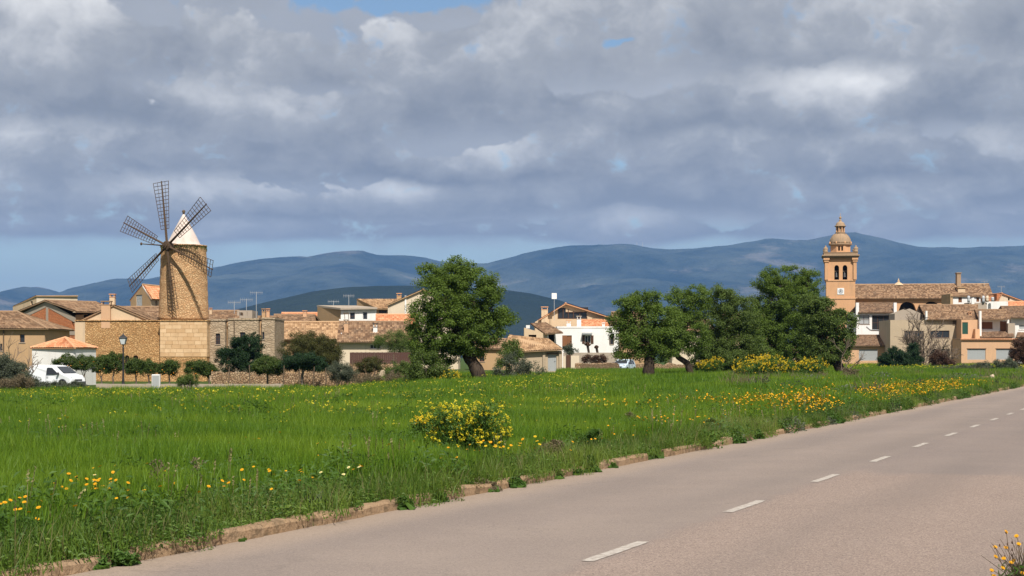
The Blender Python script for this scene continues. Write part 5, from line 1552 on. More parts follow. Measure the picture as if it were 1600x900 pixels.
tree('carob_tree', 'tallest tree of the right hand mass, just left of the bell tower', 'tree', 144,
     [(1199, 441, 22, 20), (1236, 437, 30, 22), (1262, 447, 22, 24), (1215, 470, 36, 30), (1250, 485, 34, 32), (1200, 508, 36, 34), (1240, 525, 40, 34), (1195, 545, 34, 28), (1240, 556, 38, 22), (1180, 505, 26, 30), (1265, 510, 26, 30)],
     [(1205, 584, .42), (1208, 560, .36), (1215, 535, .30)], 'leaf', rc=.38, dens=1.2, nl=130, ln=.13, wd=.072)
tree('carob_tree', 'ragged olive-toned tree with leaning trunk below the bell tower', 'tree', 126,
     [(1285, 490, 30, 24), (1268, 478, 22, 20), (1312, 510, 26, 24), (1280, 525, 30, 28), (1320, 535, 18, 22), (1292, 553, 30, 20)],
     [(1318, 588, .38), (1310, 572, .36), (1296, 553, .28), (1288, 535, .22)], 'leaf_b', rc=.34, dens=1.05, nl=110, ln=.15, wd=.08, twigs=16)
bare('dead_branches', 'grey dead twigs trailing from the right side of the ragged tree', 124, 1316, [(1340, 548), (1334, 572), (1328, 530)], .03, 'shrub', 6, 3)
tree('garden_tree', 'dark glossy tree before the grey annex windows', 'tree', 127, [(386, 541, 24, 22), (362, 561, 24, 18), (394, 566, 26, 18), (374, 550, 20, 18)], [(376, 601, .12), (376, 585, .10), (378, 570, .08)], 'leaf_dark', 'bark_grey', .32, 1.1, 190, .11, .065)
tree('garden_tree', 'rounded olive-brown feathery tree behind the small garden trees', 'tree', 140, [(487, 541, 40, 22), (465, 556, 28, 22), (512, 556, 26, 22), (490, 560, 34, 20)], [(492, 598, .16), (490, 580, .13), (488, 562, .10)], 'leaf_olive', 'bark_grey', .38, 1.4, 220, .10, .045)
tree('garden_tree', 'low umbrella-shaped dark tree before the olive-brown tree', 'tree', 121, [(474, 563, 30, 12), (458, 570, 18, 10), (494, 570, 16, 9)], [(472, 598, .11), (472, 588, .10), (474, 578, .08)], 'leaf_dark', 'bark_grey', .28, 1.4, 170, .10, .055)
tree('garden_tree', 'small round many-stemmed tree right of the dark glossy tree', 'tree', 122, [(418, 570, 20, 13), (405, 575, 14, 10), (432, 573, 14, 11)], [(418, 600, .09), (418, 590, .08), (417, 580, .06)], 'leaf_orange', 'bark_grey', .28, 1.3, 160, .10, .06)
shrub('garden_hedge', 'rough brown-green hedge below the maroon fence, right part', 128, [(625, 580, 22, 14), (608, 586, 18, 10), (645, 578, 18, 16)], 'leaf_b', .3, 1.0, 110, .07, .035)
tree('far_tree', 'dark green tree left behind the leaning tree above the maroon fence', 'tree', 152, [(618, 529, 28, 13), (642, 536, 22, 18), (600, 534, 16, 10), (630, 548, 26, 14)], [(628, 580, .15), (626, 560, .13), (624, 545, .1)], 'leaf_b', 'bark', .4, 1.1, 150, .09, .045)
ol = ['orange tree with sparse crown just above the van windscreen', 'orange tree between the van bonnet and the hut corner', 'orange tree close left of the street lamp', 'bushier orange tree touching the street lamp', 'orange tree below the arched windows', 'orange tree behind the white utility cabinet', 'orange tree before the left half of the mill base', 'orange tree before the right corner of the mill base', 'orange tree where the stone annex begins']
for i, (px, cy_, rx, ry) in enumerate(((104, 565, 14, 11), (132, 568, 13, 11), (158, 569, 14, 12), (176, 567, 14, 13), (212, 573, 13, 10), (232, 574, 12, 10), (264, 575, 14, 10), (306, 574, 14, 10), (326, 577, 11, 9))):
    d_ = 126 + (i % 3) * 1.5 if i > 1 else 136.3
    e = tree('orange_tree', ol[i], 'tree', d_, [(px - rx * .5, cy_ + 1, rx * .85, ry * 1.0), (px + rx * .5, cy_, rx * .8, ry * 1.05), (px, cy_ - ry * .35, rx * .8, ry * .9)], [(px, 604, .08), (px + 1, 596, .07), (px, 588, .055)], 'leaf_orange', 'bark_grey', .26, 1.15 if i else .7, 130, .10, .06, 'orange trees along the path', twigs=5)
    k = d_ / F
    for j in range(5):
        mb = MB(); mb.lathe([(.005, -.04), (.035, -.02), (.04, 0), (.035, .02), (.005, .04)], 8)
        mb.build('fruit', M['fruit'], e, loc=(random.uniform(-rx, rx) * k * .8, -rx * k * .7, (604 - cy_) * k + random.uniform(-.4, .4)), smooth=True)
shrub('round_bush', 'dark round bush at the path edge below the mill', 104, [(286, 592, 14, 9), (302, 593, 14, 9)], 'leaf_b', .22, 1.2, 110, .05, .025)
shrub('grey_bush', 'rounded grey-green bush at the right end of the field wall', 113, [(534, 580, 19, 14), (524, 584, 13, 11), (545, 585, 13, 11)], 'leaf_grey', .24, 1.2, 120, .055, .02)
shrub('yellow_green_bush', 'olive green bush below the maroon fence', 138, [(583, 569, 18, 12), (570, 574, 14, 10)], 'leaf_olive', .26, 1.1, 110, .06, .03)
shrub('white_house_bush', 'pale green bush at the foot of the white house door', 183, [(888, 545, 8, 8), (893, 548, 8, 6)], 'leaf_grey', .3, 1.0, 80, .09, .04)
shrub('wall_creeper', 'reddish creeper hanging behind the dry stone wall', 181, [(935, 562, 13, 9), (918, 562, 9, 7)], 'leaf_red', .3, 1.0, 90, .09, .05)
shrub('left_scrub', 'dense grey-green scrub at the left edge before the van', 108, [(8, 580, 22, 24), (28, 588, 20, 20), (-20, 585, 26, 24), (45, 597, 14, 10)], 'leaf_grey', .3, 1.6, 150, .07, .028)
shrub('brown_scrub', 'brown dead scrub under the grey-green scrub at left edge', 105, [(36, 596, 20, 12), (12, 602, 24, 10)], 'leaf_dry', .25, 1.0, 110, .06, .02)
bare('bare_sapling', 'bare twiggy sapling at the left edge before the tan house', 114, 25, [(5, 545), (30, 535), (48, 542), (62, 562), (18, 530)], .05, 'tree', 6, 3)
shrub('van_weeds', 'grey-green weeds hiding the lower half of the van', 110, [(66, 604, 18, 8), (90, 605, 18, 8), (112, 605, 15, 8), (128, 606, 12, 7)], 'leaf_grey', .2, 1.3, 110, .07, .02)
for i, (px, py, r) in enumerate(((918, 539, 5), (932, 543, 3.6))):
    d_ = 190; k = d_ / F; x = wx(px, d_); gz = ground_z(x, d_)
    e = thing('pollarded_tree', ['left larger', 'right smaller'][i] + ' pollarded tree with knobbly brown head before the white house', 'tree', (x, d_, gz)); mb = MB(); zt = wz(py, d_) - gz
    mb.tube([(.1, 0, 0), (.25, 0, zt * .5), (0, 0, zt)], [.16, .13, .16], 8); mb.build('trunk', M['bark'], e)
    mb = MB()
    for j in range(26):
        a = random.uniform(0, 2 * pi); b2 = random.uniform(-.3, 1.5); p = Vector((math.cos(a) * math.cos(b2), math.sin(a) * math.cos(b2), math.sin(b2))) * r * k
        mb.tube([(0, 0, zt), p * .6 + Vector((0, 0, zt)), p + Vector((0, 0, zt))], [.10, .13, .07], 6)
    mb.build('head', M['leaf_red'], e)
bare('bare_tree', 'tall bare grey tree before the unfinished concrete house', 205, 1442, [(1412, 515), (1430, 498), (1448, 492), (1468, 505), (1485, 530), (1400, 540), (1440, 480), (1420, 530), (1455, 520)], .11, 'tree', 9, 3)
bare('bare_shrub', 'bare pale shrub right of the tall bare tree', 196, 1476, [(1462, 535), (1480, 530), (1495, 545), (1505, 560)], .05, 'shrub', 8, 3)
shrub('dark_bush', 'dark green bush at the foot of the bare tree, left side', 192, [(1396, 558, 18, 16), (1412, 563, 16, 12), (1382, 564, 10, 10)], 'leaf_dark', .34, 1.1, 120, .10, .05)
shrub('dark_bush', 'narrow dark ivy clump around the bare tree trunk', 198, [(1428, 553, 9, 20), (1430, 565, 11, 12)], 'leaf_dark', .34, 1.0, 110, .10, .05)
shrub('dark_bush', 'brownish bush right of the bare tree before the beige house', 190, [(1468, 562, 16, 13), (1482, 566, 10, 10)], 'leaf_red', .34, 1.0, 110, .10, .04)
shrub('red_bush', 'dark reddish shrub at the right edge before the garages', 170, [(1592, 548, 13, 20), (1605, 555, 14, 24), (1584, 560, 9, 12)], 'leaf_red', .34, 1.1, 120, .09, .04)
shrub('grey_bush', 'low grey-green bush before the right garage door', 150, [(1566, 570, 16, 10), (1582, 573, 14, 10)], 'leaf_grey', .28, 1.1, 110, .08, .03)
shrub('grey_bush', 'long low scrub bank left of the right garage bush', 152, [(1505, 577, 22, 7), (1535, 574, 18, 8), (1475, 578, 16, 5)], 'leaf_grey', .26, 1.0, 100, .08, .03)
shrub('dry_scrub', 'dry brown grass bank at the foot of the ragged leaning tree', 108, [(1330, 586, 12, 9), (1285, 592, 26, 8)], 'leaf_dry', .26, .8, 90, .09, .025)

# ------------------------------------------------------------------ flowering mustard and verge plants
def mustard(name, label, d, lobes, nflow, fl=.022, rc=.3, dens=.9, nl=100, ln=.09, wd=.035, cat='plant', side_bias=.2, mat_f='yellow'):
    cx_ = sum(q[0] for q in lobes) / len(lobes); x = wx(cx_, d); gz = ground_z(x, d) - .02; o = Vector((x, d, gz)); k = d / F
    e = thing(name, label, cat, o); L = []
    for q in lobes:
        dy = random.uniform(-.3, .3) * q[2] * k; c = Vector((wx(q[0], d + dy), d + dy, wz(q[1], d + dy))) - o
        L.append((np.array(c), np.array((q[2] * k, q[2] * k * .9, q[3] * k))))
    cc, cen, nor = foliage(L, rc, dens, nl, .75); kp = cen[:, 2] > .02; cen, nor = cen[kp], nor[kp]
    low = np.array([0, 0, -.12 * max(r[2] for _, r in L)])
    cen = cen + low; kp = cen[:, 2] > .02
    fast_mesh('leaves', leaf_quads(cen[kp], nor[kp], ln, wd), int(kp.sum()), M['weed'], e, 'stuff')
    # flower heads: small bunches of petals crowning fine stalks
    zt = max(c[2] + r[2] for c, r in L); P = []
    wts = np.array([r[0] * r[2] for _, r in L]); wts = wts / wts.sum()
    for i in range(nflow):
        c, r = L[rng.choice(len(L), p=wts)]; u = unit(rng.normal(size=(1, 3)))[0]; u[2] = abs(u[2]) if rng.random() < .8 else u[2] * .5
        P.append(c + u * r * rng.uniform(.75, 1.38))
    P = np.array(P); P = P[P[:, 2] > .08]
    idx = np.repeat(np.arange(len(P)), 14); fc = P[idx] + rng.normal(size=(len(idx), 3)) * fl * 1.1; fn = unit(rng.normal(size=(len(idx), 3)) * .6 + np.array([0, -.3, 1]))
    fast_mesh('flower_heads', leaf_quads(fc, fn, fl * 1.7, fl * 1.4), len(idx), M[mat_f], e, 'stuff')
    mb = MB()
    for p in P[::2]: mb.tube([(p[0] * .35, p[1] * .35, 0), (p[0] * .75, p[1] * .75, p[2] * .55), tuple(p)], [.008, .006, .003], 3, False)
    mb.build('stalks', M['weed'], e)
    return e
mustard('mustard_plant', 'large bushy yellow-flowering mustard plant in the near field', 24.5, [(722, 660, 40, 26), (756, 652, 30, 22), (692, 652, 28, 20), (740, 684, 46, 28), (782, 684, 20, 26), (705, 690, 34, 26)], 330, .0125, .13, .95, 64, .055, .017, mat_f='lemon')
mustard('mustard_plant', 'small yellow mustard sprays left of the large mustard plant', 26, [(655, 663, 12, 10), (668, 672, 14, 8)], 40, .013, .12, .6, 50, .06, .025)
mustard('mustard_thicket', 'left half of the broad yellow flowering thicket under the right hand trees', 112, [(1180, 576, 30, 18), (1205, 572, 22, 16), (1165, 584, 18, 12)], 380, .030, .3, 1.2, 120, .10, .04)
mustard('mustard_thicket', 'right half of the broad yellow flowering thicket under the ragged tree', 114, [(1245, 578, 28, 16), (1272, 574, 20, 13), (1225, 582, 22, 14)], 300, .030, .3, 1.2, 120, .10, .04)
mustard('mustard_plant', 'yellow mustard sprays at the left foot of the leaning tree trunk', 96, [(705, 590, 14, 10), (690, 598, 12, 8)], 80, .026, .25, .8, 90, .09, .04)
mustard('mustard_plant', 'yellow flowering sprays under the small tree with curved trunk', 128, [(1105, 572, 14, 8), (1120, 566, 10, 7)], 130, .028, .25, .8, 90, .09, .04)

def daisy_mesh(mb, c, n, r, petals=11, eye=True):
    """open daisy: ring of petals; returns petals in mb, eye separately"""
    c, n = Vector(c), Vector(n).normalized(); a = n.orthogonal().normalized(); b_ = n.cross(a)
    for k in range(petals):
        w = 2 * pi * k / petals; d1 = a * math.cos(w) + b_ * math.sin(w); d2 = a * math.cos(w + .5) + b_ * math.sin(w + .5); d0 = a * math.cos(w - .5) + b_ * math.sin(w - .5)
        mb.add([c, c + d0 * r * .62 + n * r * .05, c + d1 * r + n * r * .02, c + d2 * r * .62 + n * r * .05], [(0, 1, 2, 3)])
def daisy_clump(name, label, px, py, d, n, spread, r, h, mats=('orange',), cat='flowers', leaves=60, group=None):
    x = wx(px, d); gz = ground_z(x, d); e = thing(name, label, cat, (x, d, gz), 0, group)
    pm = {m: MB() for m in mats}; ey, st = MB(), MB()
    for i in range(n):
        p = Vector((random.gauss(0, spread), random.gauss(0, spread * .6), h * random.uniform(.75, 1.15)))
        if so(x + p.x, d + p.y)[1] < .25: continue
        nn_ = Vector((random.gauss(0, .3), -.55 + random.gauss(0, .25), 1))
        daisy_mesh(pm[random.choice(mats)], p, nn_, r * random.uniform(.8, 1.15))
        ey.lathe([(r * .36, 0), (r * .30, r * .12), (r * .05, r * .18)], 8, tuple(p + nn_.normalized() * r * .03))
        st.tube([(p.x * .5, p.y * .5, 0), (p.x * .8, p.y * .8, p.z * .5), tuple(p)], [.005, .004, .003], 4, False)
    for m, mb in pm.items():
        if mb.v: mb.build('petals', M[m], e, kind='stuff')
    ey.build('flower_eyes', M['orange_eye'], e, kind='stuff'); st.build('stems', M['weed'], e)
    if leaves:
        cen = np.column_stack([rng.normal(0, spread * .9, leaves * 6), rng.normal(0, spread * .6, leaves * 6), rng.uniform(.03, h * .75, leaves * 6)]); cen = cen[np.array([so(x + c_[0], d + c_[1])[1] > .2 for c_ in cen])]; fast_mesh('leaves', leaf_quads(cen, unit(rng.normal(size=cen.shape) + np.array([0, 0, .5])), .055, .015), len(cen), M['weed'], e, 'stuff')
    return e
def dpt(px, py, h): return (H - h) * F / (py - HY)
for (px, py, n, sp, ms, lab) in (
    (165, 762, 16, .20, ('orange', 'orange', 'pale_petal'), 'largest daisy clump with white and yellow heads at near left'),
    (127, 768, 7, .12, ('orange',), 'tight row of yellow daisies left of the largest daisy clump'),
    (30, 804, 8, .13, ('orange',), 'yellow daisies by the left edge above the kerb'),
    (86, 836, 8, .11, ('orange',), 'yellow daisy clump close above the first kerb stones'),
    (218, 832, 7, .14, ('orange',), 'loose yellow daisies right of the clump above the first kerb stones'),
    (12, 845, 3, .08, ('orange',), 'pair of yellow daisies at the extreme lower left'),
    (800, 700, 18, .36, ('orange', 'yellow'), 'scattered orange-yellow daisies at the right foot of the mustard plant'),
    (745, 715, 10, .30, ('orange',), 'orange daisies in front of the mustard plant'),
    (1040, 660, 14, .40, ('orange',), 'yellow daisy group in mid field above the kerb'),
    (985, 690, 12, .5, ('orange', 'yellow'), 'thin sprinkle of daisies behind the bushy kerb weed'),
    (380, 760, 9, .5, ('orange',), 'thin line of small daisies left of the dark thistle'),
    (560, 740, 10, .6, ('orange', 'pale_petal'), 'spread out daisies left of the large mustard plant'),
    (1220, 633, 14, .55, ('orange',), 'single bright patch of daisies in the field right of centre')):
    daisy_clump('daisy_clump', lab, px, py, dpt(px, py, .42), int(n * 1.35), sp, (.0195 if py > 700 else .024), .42, ms, group=None)
# tall seeding weed stalk
def stalk(px, py_t, py_b, lab):
    d = dpt(px, py_b, .12); x = wx(px, d); gz = ground_z(x, d); e = thing('seed_stalk', lab, 'plant', (x, d, gz)); h = wz(py_t, d) - gz; mb = MB(); lf = []
    mb.tube([(0, 0, 0), (.01, 0, h * .5), (-.01, 0, h)], [.011, .009, .005], 5)
    for i in range(14):
        z = h * random.uniform(.3, .98); a = random.uniform(0, 2 * pi); L_ = .12 * (1.2 - z / h) + .03
        mb.tube([(0, 0, z), (math.cos(a) * L_, math.sin(a) * L_, z + .08)], [.004, .003], 4); lf.append((math.cos(a) * L_, math.sin(a) * L_, z + .08))
    mb.build('stem', M['old_wood'], e); lf = np.array(lf).repeat(5, 0); lf = lf + rng.normal(size=lf.shape) * .012; fast_mesh('seed_heads', leaf_quads(lf, unit(rng.normal(size=lf.shape)), .03, .018), len(lf), M['leaf_dry'], e, 'stuff')
stalk(310, 727, 785, 'tall dark seeding weed stalk standing alone in the near left field')
stalk(247, 730, 790, 'faint thin seeding stalk left of the tall dark one')

# weeds over the kerb
wl = ['at the bottom left corner', 'sprouting from the second kerb joint', 'sprawling where the kerb stones break', 'bright green beside the missing stone', 'low and dry brown by the gap', 'tangled before the mustard plant', 'dark leafy one right of the tangled weeds', 'small at the foot of the kerb below the daisies', 'spiky one between two whole stones', 'large bushy one on the kerb in mid picture', 'flat one on a joint right of the bushy weed', 'broad leafy one with yellow flowers', 'dark round one further along', 'paired one after the dark round weed', 'tall one at the white litter', 'last big one before the flower bank', 'small one near the far bend', 'tiny farthest one']
for i, (px, py, w_, h_, lm) in enumerate(((185, 886, 32, 24, 'weed'), (150, 890, 20, 20, 'weed'), (350, 845, 12, 9, 'weed'), (605, 796, 20, 22, 'weed'), (672, 786, 26, 20, 'weed'), (735, 768, 34, 18, 'leaf_dry'), (780, 762, 26, 18, 'weed'), (828, 748, 18, 24, 'leaf_b'), (870, 742, 26, 14, 'weed'), (893, 738, 16, 26, 'weed'), (937, 731, 10, 10, 'weed'), (997, 716, 17, 18, 'leaf_b'), (1120, 693, 20, 12, 'weed'), (1160, 686, 20, 14, 'weed'), (1246, 668, 10, 12, 'leaf_b'), (1290, 662, 16, 12, 'weed'), (1375, 646, 10, 10, 'leaf_b'), (1400, 641, 12, 10, 'weed'))):
    d_ = H * F / (py - HY) + .05; k = d_ / F
    s_, o_ = so(wx(px, d_), d_); x_, d_ = road(s_, -.02 + .05 * (i % 3)); k = d_ / F; px = 800 + F * x_ / d_; py = HY + H * F / d_
    shrub('kerb_weed', 'kerb weed, ' + wl[i], d_, [(px - w_ * .3, py - h_ * .35, w_ * .55, h_ * .5), (px + w_ * .35, py - h_ * .3, w_ * .5, h_ * .42), (px, py - h_ * .55, w_ * .45, h_ * .45)], lm, max(.05, h_ * k * .25), 1.3, 70, .048 if d_ < 30 else .07, .018 if d_ < 30 else .03, 'weed', 'weeds growing over the kerb', 'weed', 14, .9, 0.0, .5)
for (px, py, w_, h_, lm, lab) in ((480, 744, 20, 18, 'leaf_b', 'dark leafy thistle left of the grey tuft in the near field'), (547, 744, 18, 16, 'leaf_grey', 'soft grey-green tuft in the near field before the mustard plant'), (485, 786, 22, 14, 'leaf_grey', 'pale grassy tuft close above the kerb in the lower left'), (985, 662, 18, 16, 'leaf_dry', 'pale dead weed in mid field above the bushy kerb weed'), (1112, 668, 24, 14, 'leaf_b', 'dark weed mound just behind the kerb right of centre'), (925, 690, 22, 18, 'weed', 'upright weed patch behind the kerb right of the mustard plant'), (860, 705, 22, 18, 'leaf_dry', 'brownish dry weed patch at the kerb right of the mustard plant'), (1225, 640, 22, 12, 'leaf_b', 'dark low weed patch in the verge before the orange flower bank'), (250, 775, 16, 16, 'leaf_b', 'small dark weed under the faint seeding stalk'), (540, 625, 22, 8, 'weed', 'green weed mound in the far field left of the leaning tree')):
    d_ = dpt(px, py + h_ * .8, .10)
    shrub('field_weed', lab, d_, [(px - w_ * .35, py + 2, w_ * .6, h_ * .8), (px + w_ * .35, py, w_ * .6, h_ * .9), (px, py - h_ * .3, w_ * .5, h_ * .8)], lm, max(.06, h_ * d_ / F * .3), 1.1, 70, .05 if d_ < 40 else .08, .013 if d_ < 40 else .03, 'weed', None, 'weed', 12, .9)
# far verge: a hawkbit on the near side of the road, lower right corner
def hawkbit():
    d = 11.7; px = 1590; x = wx(px, d); gz = ground_z(x, d); e = thing('hawkbit_plant', 'wiry yellow-flowered plant cut by the lower right corner', 'plant', (x, d, gz)); k = d / F
    st, ey = MB(), MB(); pet = MB()
    for (fx, fy) in ((1576, 832), (1593, 839), (1590, 849), (1559, 856), (1597, 850), (1579, 858), (1555, 869), (1563, 870), (1576, 877), (1560, 884), (1557, 894), (1552, 899), (1584, 881), (1590, 878), (1593, 893), (1600, 872), (1610, 850), (1618, 870), (1606, 835), (1622, 840), (1612, 890), (1598, 864)):
        p = Vector((wx(fx, d), 0, wz(fy, d))) - Vector((x, 0, gz)); p.y = random.uniform(-.12, .12); nn_ = Vector((random.gauss(0, .3), -.7, 1))
        daisy_mesh(pet, p, nn_, .018, 13); daisy_mesh(pet, p + nn_ * .003, nn_, .012, 9); b0 = Vector((random.uniform(-.02, .12), random.uniform(-.05, .05), 0))
        st.tube([b0, b0.lerp(p, .5) + Vector((random.uniform(-.02, .02), 0, .03)), p], [.0035, .003, .002], 4, False); ey.lathe([(.006, -.014), (.009, -.006), (.003, 0)], 6, tuple(p))
    for i in range(60):
        p = Vector((random.gauss(.04, .12), random.gauss(0, .1), random.uniform(.1, .42))); b0 = Vector((random.uniform(-.02, .12), random.uniform(-.05, .05), 0)); st.tube([b0, b0.lerp(p, .5) + Vector((random.uniform(-.03, .03), 0, .02)), p], [.003, .0025, .0015], 4, False)
        if i % 3 == 0: ey.lathe([(.003, -.01), (.006, 0), (.002, .012)], 6, tuple(p))
    pet.build('petals', M['orange'], e, kind='stuff'); st.build('stems', M['old_wood'], e); ey.build('buds', M['dark_wood'], e)
    cen = np.column_stack([rng.normal(.08, .09, 500), rng.normal(0, .08, 500), rng.uniform(.0, .22, 500)]); fast_mesh('leaves', leaf_quads(cen, unit(rng.normal(size=cen.shape)), .07, .012), 500, M['weed'], e, 'stuff')
hawkbit()

# ------------------------------------------------------------------ grass and scattered flowers (uncountable)
def scatter(name, label, cat, protos, mats, pts, rot, scl, idx, tilt=None):
    """one object: loose points plus the tuft shapes, instanced inside its own modifier"""
    V, Fc, tagv, mi = [], [], [], []
    for t, parts in enumerate(protos):
        for (mb, m) in parts:
            b0 = len(V); V += mb.v; Fc += [[b0 + i for i in f] for f in mb.f]; tagv += [t + 1] * len(mb.v); mi += [m] * len(mb.f)
    nb = len(V); V = V + [tuple(p) for p in pts]
    me = bpy.data.meshes.new(name); me.from_pydata(V, [], Fc)
    for m in mats: me.materials.append(m)
    me.polygons.foreach_set('material_index', np.array(mi, dtype=np.int32))
    def attr(n, ty, a): at_ = me.attributes.new(n, ty, 'POINT'); at_.data.foreach_set('value', a)
    z = np.zeros(nb)
    attr('proto', 'INT', np.concatenate([np.array(tagv), np.zeros(len(pts))]).astype(np.int32))
    attr('pick', 'INT', np.concatenate([z, idx]).astype(np.int32))
    attr('turn', 'FLOAT', np.concatenate([z, rot]).astype(np.float32)); attr('size', 'FLOAT', np.concatenate([z + 1, scl]).astype(np.float32))
    me.update(); o = link(name, me, kind='stuff'); tag(o, label, cat)
    ng = bpy.data.node_groups.new(name + '_scatter', 'GeometryNodeTree')
    ng.interface.new_socket('Geometry', in_out='INPUT', socket_type='NodeSocketGeometry'); ng.interface.new_socket('Geometry', in_out='OUTPUT', socket_type='NodeSocketGeometry')
    N, Lk = ng.nodes, ng.links
    gi, go = N.new('NodeGroupInput'), N.new('NodeGroupOutput')
    def named(n, ty): a = N.new('GeometryNodeInputNamedAttribute'); a.data_type = ty; a.inputs['Name'].default_value = n; return a.outputs['Attribute']
    pr = named('proto', 'INT')
    def only(v):
        c = N.new('FunctionNodeCompare'); c.data_type = 'INT'; c.operation = 'EQUAL'
        Lk.new(pr, c.inputs[2]); c.inputs[3].default_value = v
        s_ = N.new('GeometryNodeSeparateGeometry'); s_.domain = 'POINT'; Lk.new(gi.outputs[0], s_.inputs[0]); Lk.new(c.outputs[0], s_.inputs[1]); return s_.outputs[0]
    g2i = N.new('GeometryNodeGeometryToInstance')
    for t in reversed(range(len(protos))): Lk.new(only(t + 1), g2i.inputs[0])
    iop = N.new('GeometryNodeInstanceOnPoints'); Lk.new(only(0), iop.inputs['Points']); Lk.new(g2i.outputs[0], iop.inputs['Instance'])
    iop.inputs['Pick Instance'].default_value = True; Lk.new(named('pick', 'INT'), iop.inputs['Instance Index'])
    cx3 = N.new('ShaderNodeCombineXYZ'); Lk.new(named('turn', 'FLOAT'), cx3.inputs[2]); Lk.new(cx3.outputs[0], iop.inputs['Rotation']); Lk.new(named('size', 'FLOAT'), iop.inputs['Scale'])
    Lk.new(iop.outputs[0], go.inputs[0])
    md = o.modifiers.new('scatter', 'NODES'); md.node_group = ng
    return o
def blade_tuft(n, rad, h, w, lean=.35, upright=True):
    mb = MB()
    for i in range(n):
        a = random.uniform(0, 2 * pi); r = rad * math.sqrt(random.random()); x, y = r * math.cos(a), r * math.sin(a); hh = h * random.uniform(.55, 1.12); ww = w * random.uniform(.7, 1.25)
        da = random.uniform(0, 2 * pi); le = lean * hh * random.random(); dx, dy = math.cos(da) * le, math.sin(da) * le; fa = random.uniform(0, pi); ux, uy = math.cos(fa) * ww / 2, math.sin(fa) * ww / 2
        mb.add([(x - ux, y - uy, 0), (x + ux, y + uy, 0), (x + ux * .9 + dx * .35, y + uy * .9 + dy * .35, hh * .55), (x - ux * .9 + dx * .35, y - uy * .9 + dy * .35, hh * .55), (x + dx, y + dy, hh)], [(0, 1, 2, 3), (3, 2, 4)])
    return mb
def weed_tuft(n, rad, h, ln, wd):
    mb = MB()
    for i in range(n):
        a = random.uniform(0, 2 * pi); r = rad * math.sqrt(random.random()); c = Vector((r * math.cos(a), r * math.sin(a), h * random.uniform(.05, 1) * (1 - .5 * r / rad)))
        d1 = Vector((random.gauss(0, 1), random.gauss(0, 1), random.gauss(.3, .7))).normalized() * ln * random.uniform(.6, 1.2); d2 = d1.orthogonal().normalized() * wd
        mb.add([c - d1 * .5, c + d2 * .5, c + d1 * .5 + Vector((0, 0, -.2 * ln)), c - d2 * .5], [(0, 1, 2, 3)])
    return mb
def grassmat(name, dark, light, yel):
    m, nt, b = mat(name, .5, .25)
    t = wpos(nt); n1 = noise(nt, t, .16, 4, .6); n2 = noise(nt, t, .9, 3, .6); i = island(nt)
    k = mix(nt, (i * .55 + n2 * .6 + (n1 - .5) * .9 - .12).clamp(), dark, light)
    k = mix(nt, (n1.step(.44, .70) * .55 + i.step(.75, 1.0) * .35).clamp(), k, yel)
    setc(nt, b, k)
    tr = nt.nodes.new('ShaderNodeBsdfTranslucent'); nt.links.new(k.k, tr.inputs[0]); ms = nt.nodes.new('ShaderNodeMixShader'); ms.inputs[0].default_value = .32
    nt.links.new(b.outputs[0], ms.inputs[1]); nt.links.new(tr.outputs[0], ms.inputs[2]); nt.links.new(ms.outputs[0], nt.nodes['Material Output'].inputs[0])
    return m
gm = grassmat('young_wheat', (.046, .110, .008), (.155, .272, .016), (.235, .312, .022))
wm = grassmat('verge_weeds', (.046, .100, .012), (.150, .235, .028), (.22, .26, .045))
dm_ = leafmat('dry_stems', (.17, .15, .06), (.30, .27, .12))
def rand_pts(n, d0, d1, power=2.0, margin=1.22):
    """points on the ground in a widened wedge before the camera, on the field side of the kerb"""
    d = (d0 ** power + (d1 ** power - d0 ** power) * rng.random(n)) ** (1 / power); x = d * rng.uniform(-.31 * margin, .31 * margin, n)
    return x, d
def field_ok(x, y, omin=.16):
    s_, o_ = so(x, y)
    if o_ < omin: return False
    lim = 113 + 3 * math.sin(x * .3)
    if x / y > -.095: lim = 132
    if x / y > .03: lim = 165
    if x / y > .165: lim = 246
    return y < lim
def place(cand, nproto, smin, smax, f=None, omin=.16, far_scale=0.0):
    P, R_, S_, I_ = [], [], [], []
    for x, y in zip(*cand):
        if not field_ok(x, y, omin) or (f and not f(x, y)): continue
        P.append((x, y, ground_z(x, y) - .01)); R_.append(rng.uniform(0, 2 * pi)); S_.append(rng.uniform(smin, smax) * (1 + .28 * mnoise.noise(Vector((x * .45, y * .35, 11)))) * (1 + far_scale * max(0, y - 40) / 60)); I_.append(rng.integers(0, nproto))
    return P, np.array(R_), np.array(S_), np.array(I_)
near = [[(blade_tuft(76, .30, .40, .0105, .5), 0)] for _ in range(5)]
P, R_, S_, I_ = place([np.concatenate(q) for q in zip(rand_pts(9500, 10.5, 30, 2.0), rand_pts(11000, 26, 52))], 5, .75, 1.15, lambda x, y: so(x, y)[1] > 1.1 + .5 * math.sin(x * 1.7) and not (22.6 < y < 25.2 and 690 < 800 + F * x / y < 785))
scatter('grass', 'bright green young wheat and grass filling the near field', 'grass', near, [gm], P, R_, S_, I_)
farp = [[(blade_tuft(80, .55, .44, .020, .4), 0)] for _ in range(4)]
P, R_, S_, I_ = place(rand_pts(30000, 48, 246, 1.6), 4, .8, 1.15, None, .5, .12)
scatter('far_grass', 'green grass and low weeds covering the far field', 'grass', farp, [gm], P, R_, S_, I_)
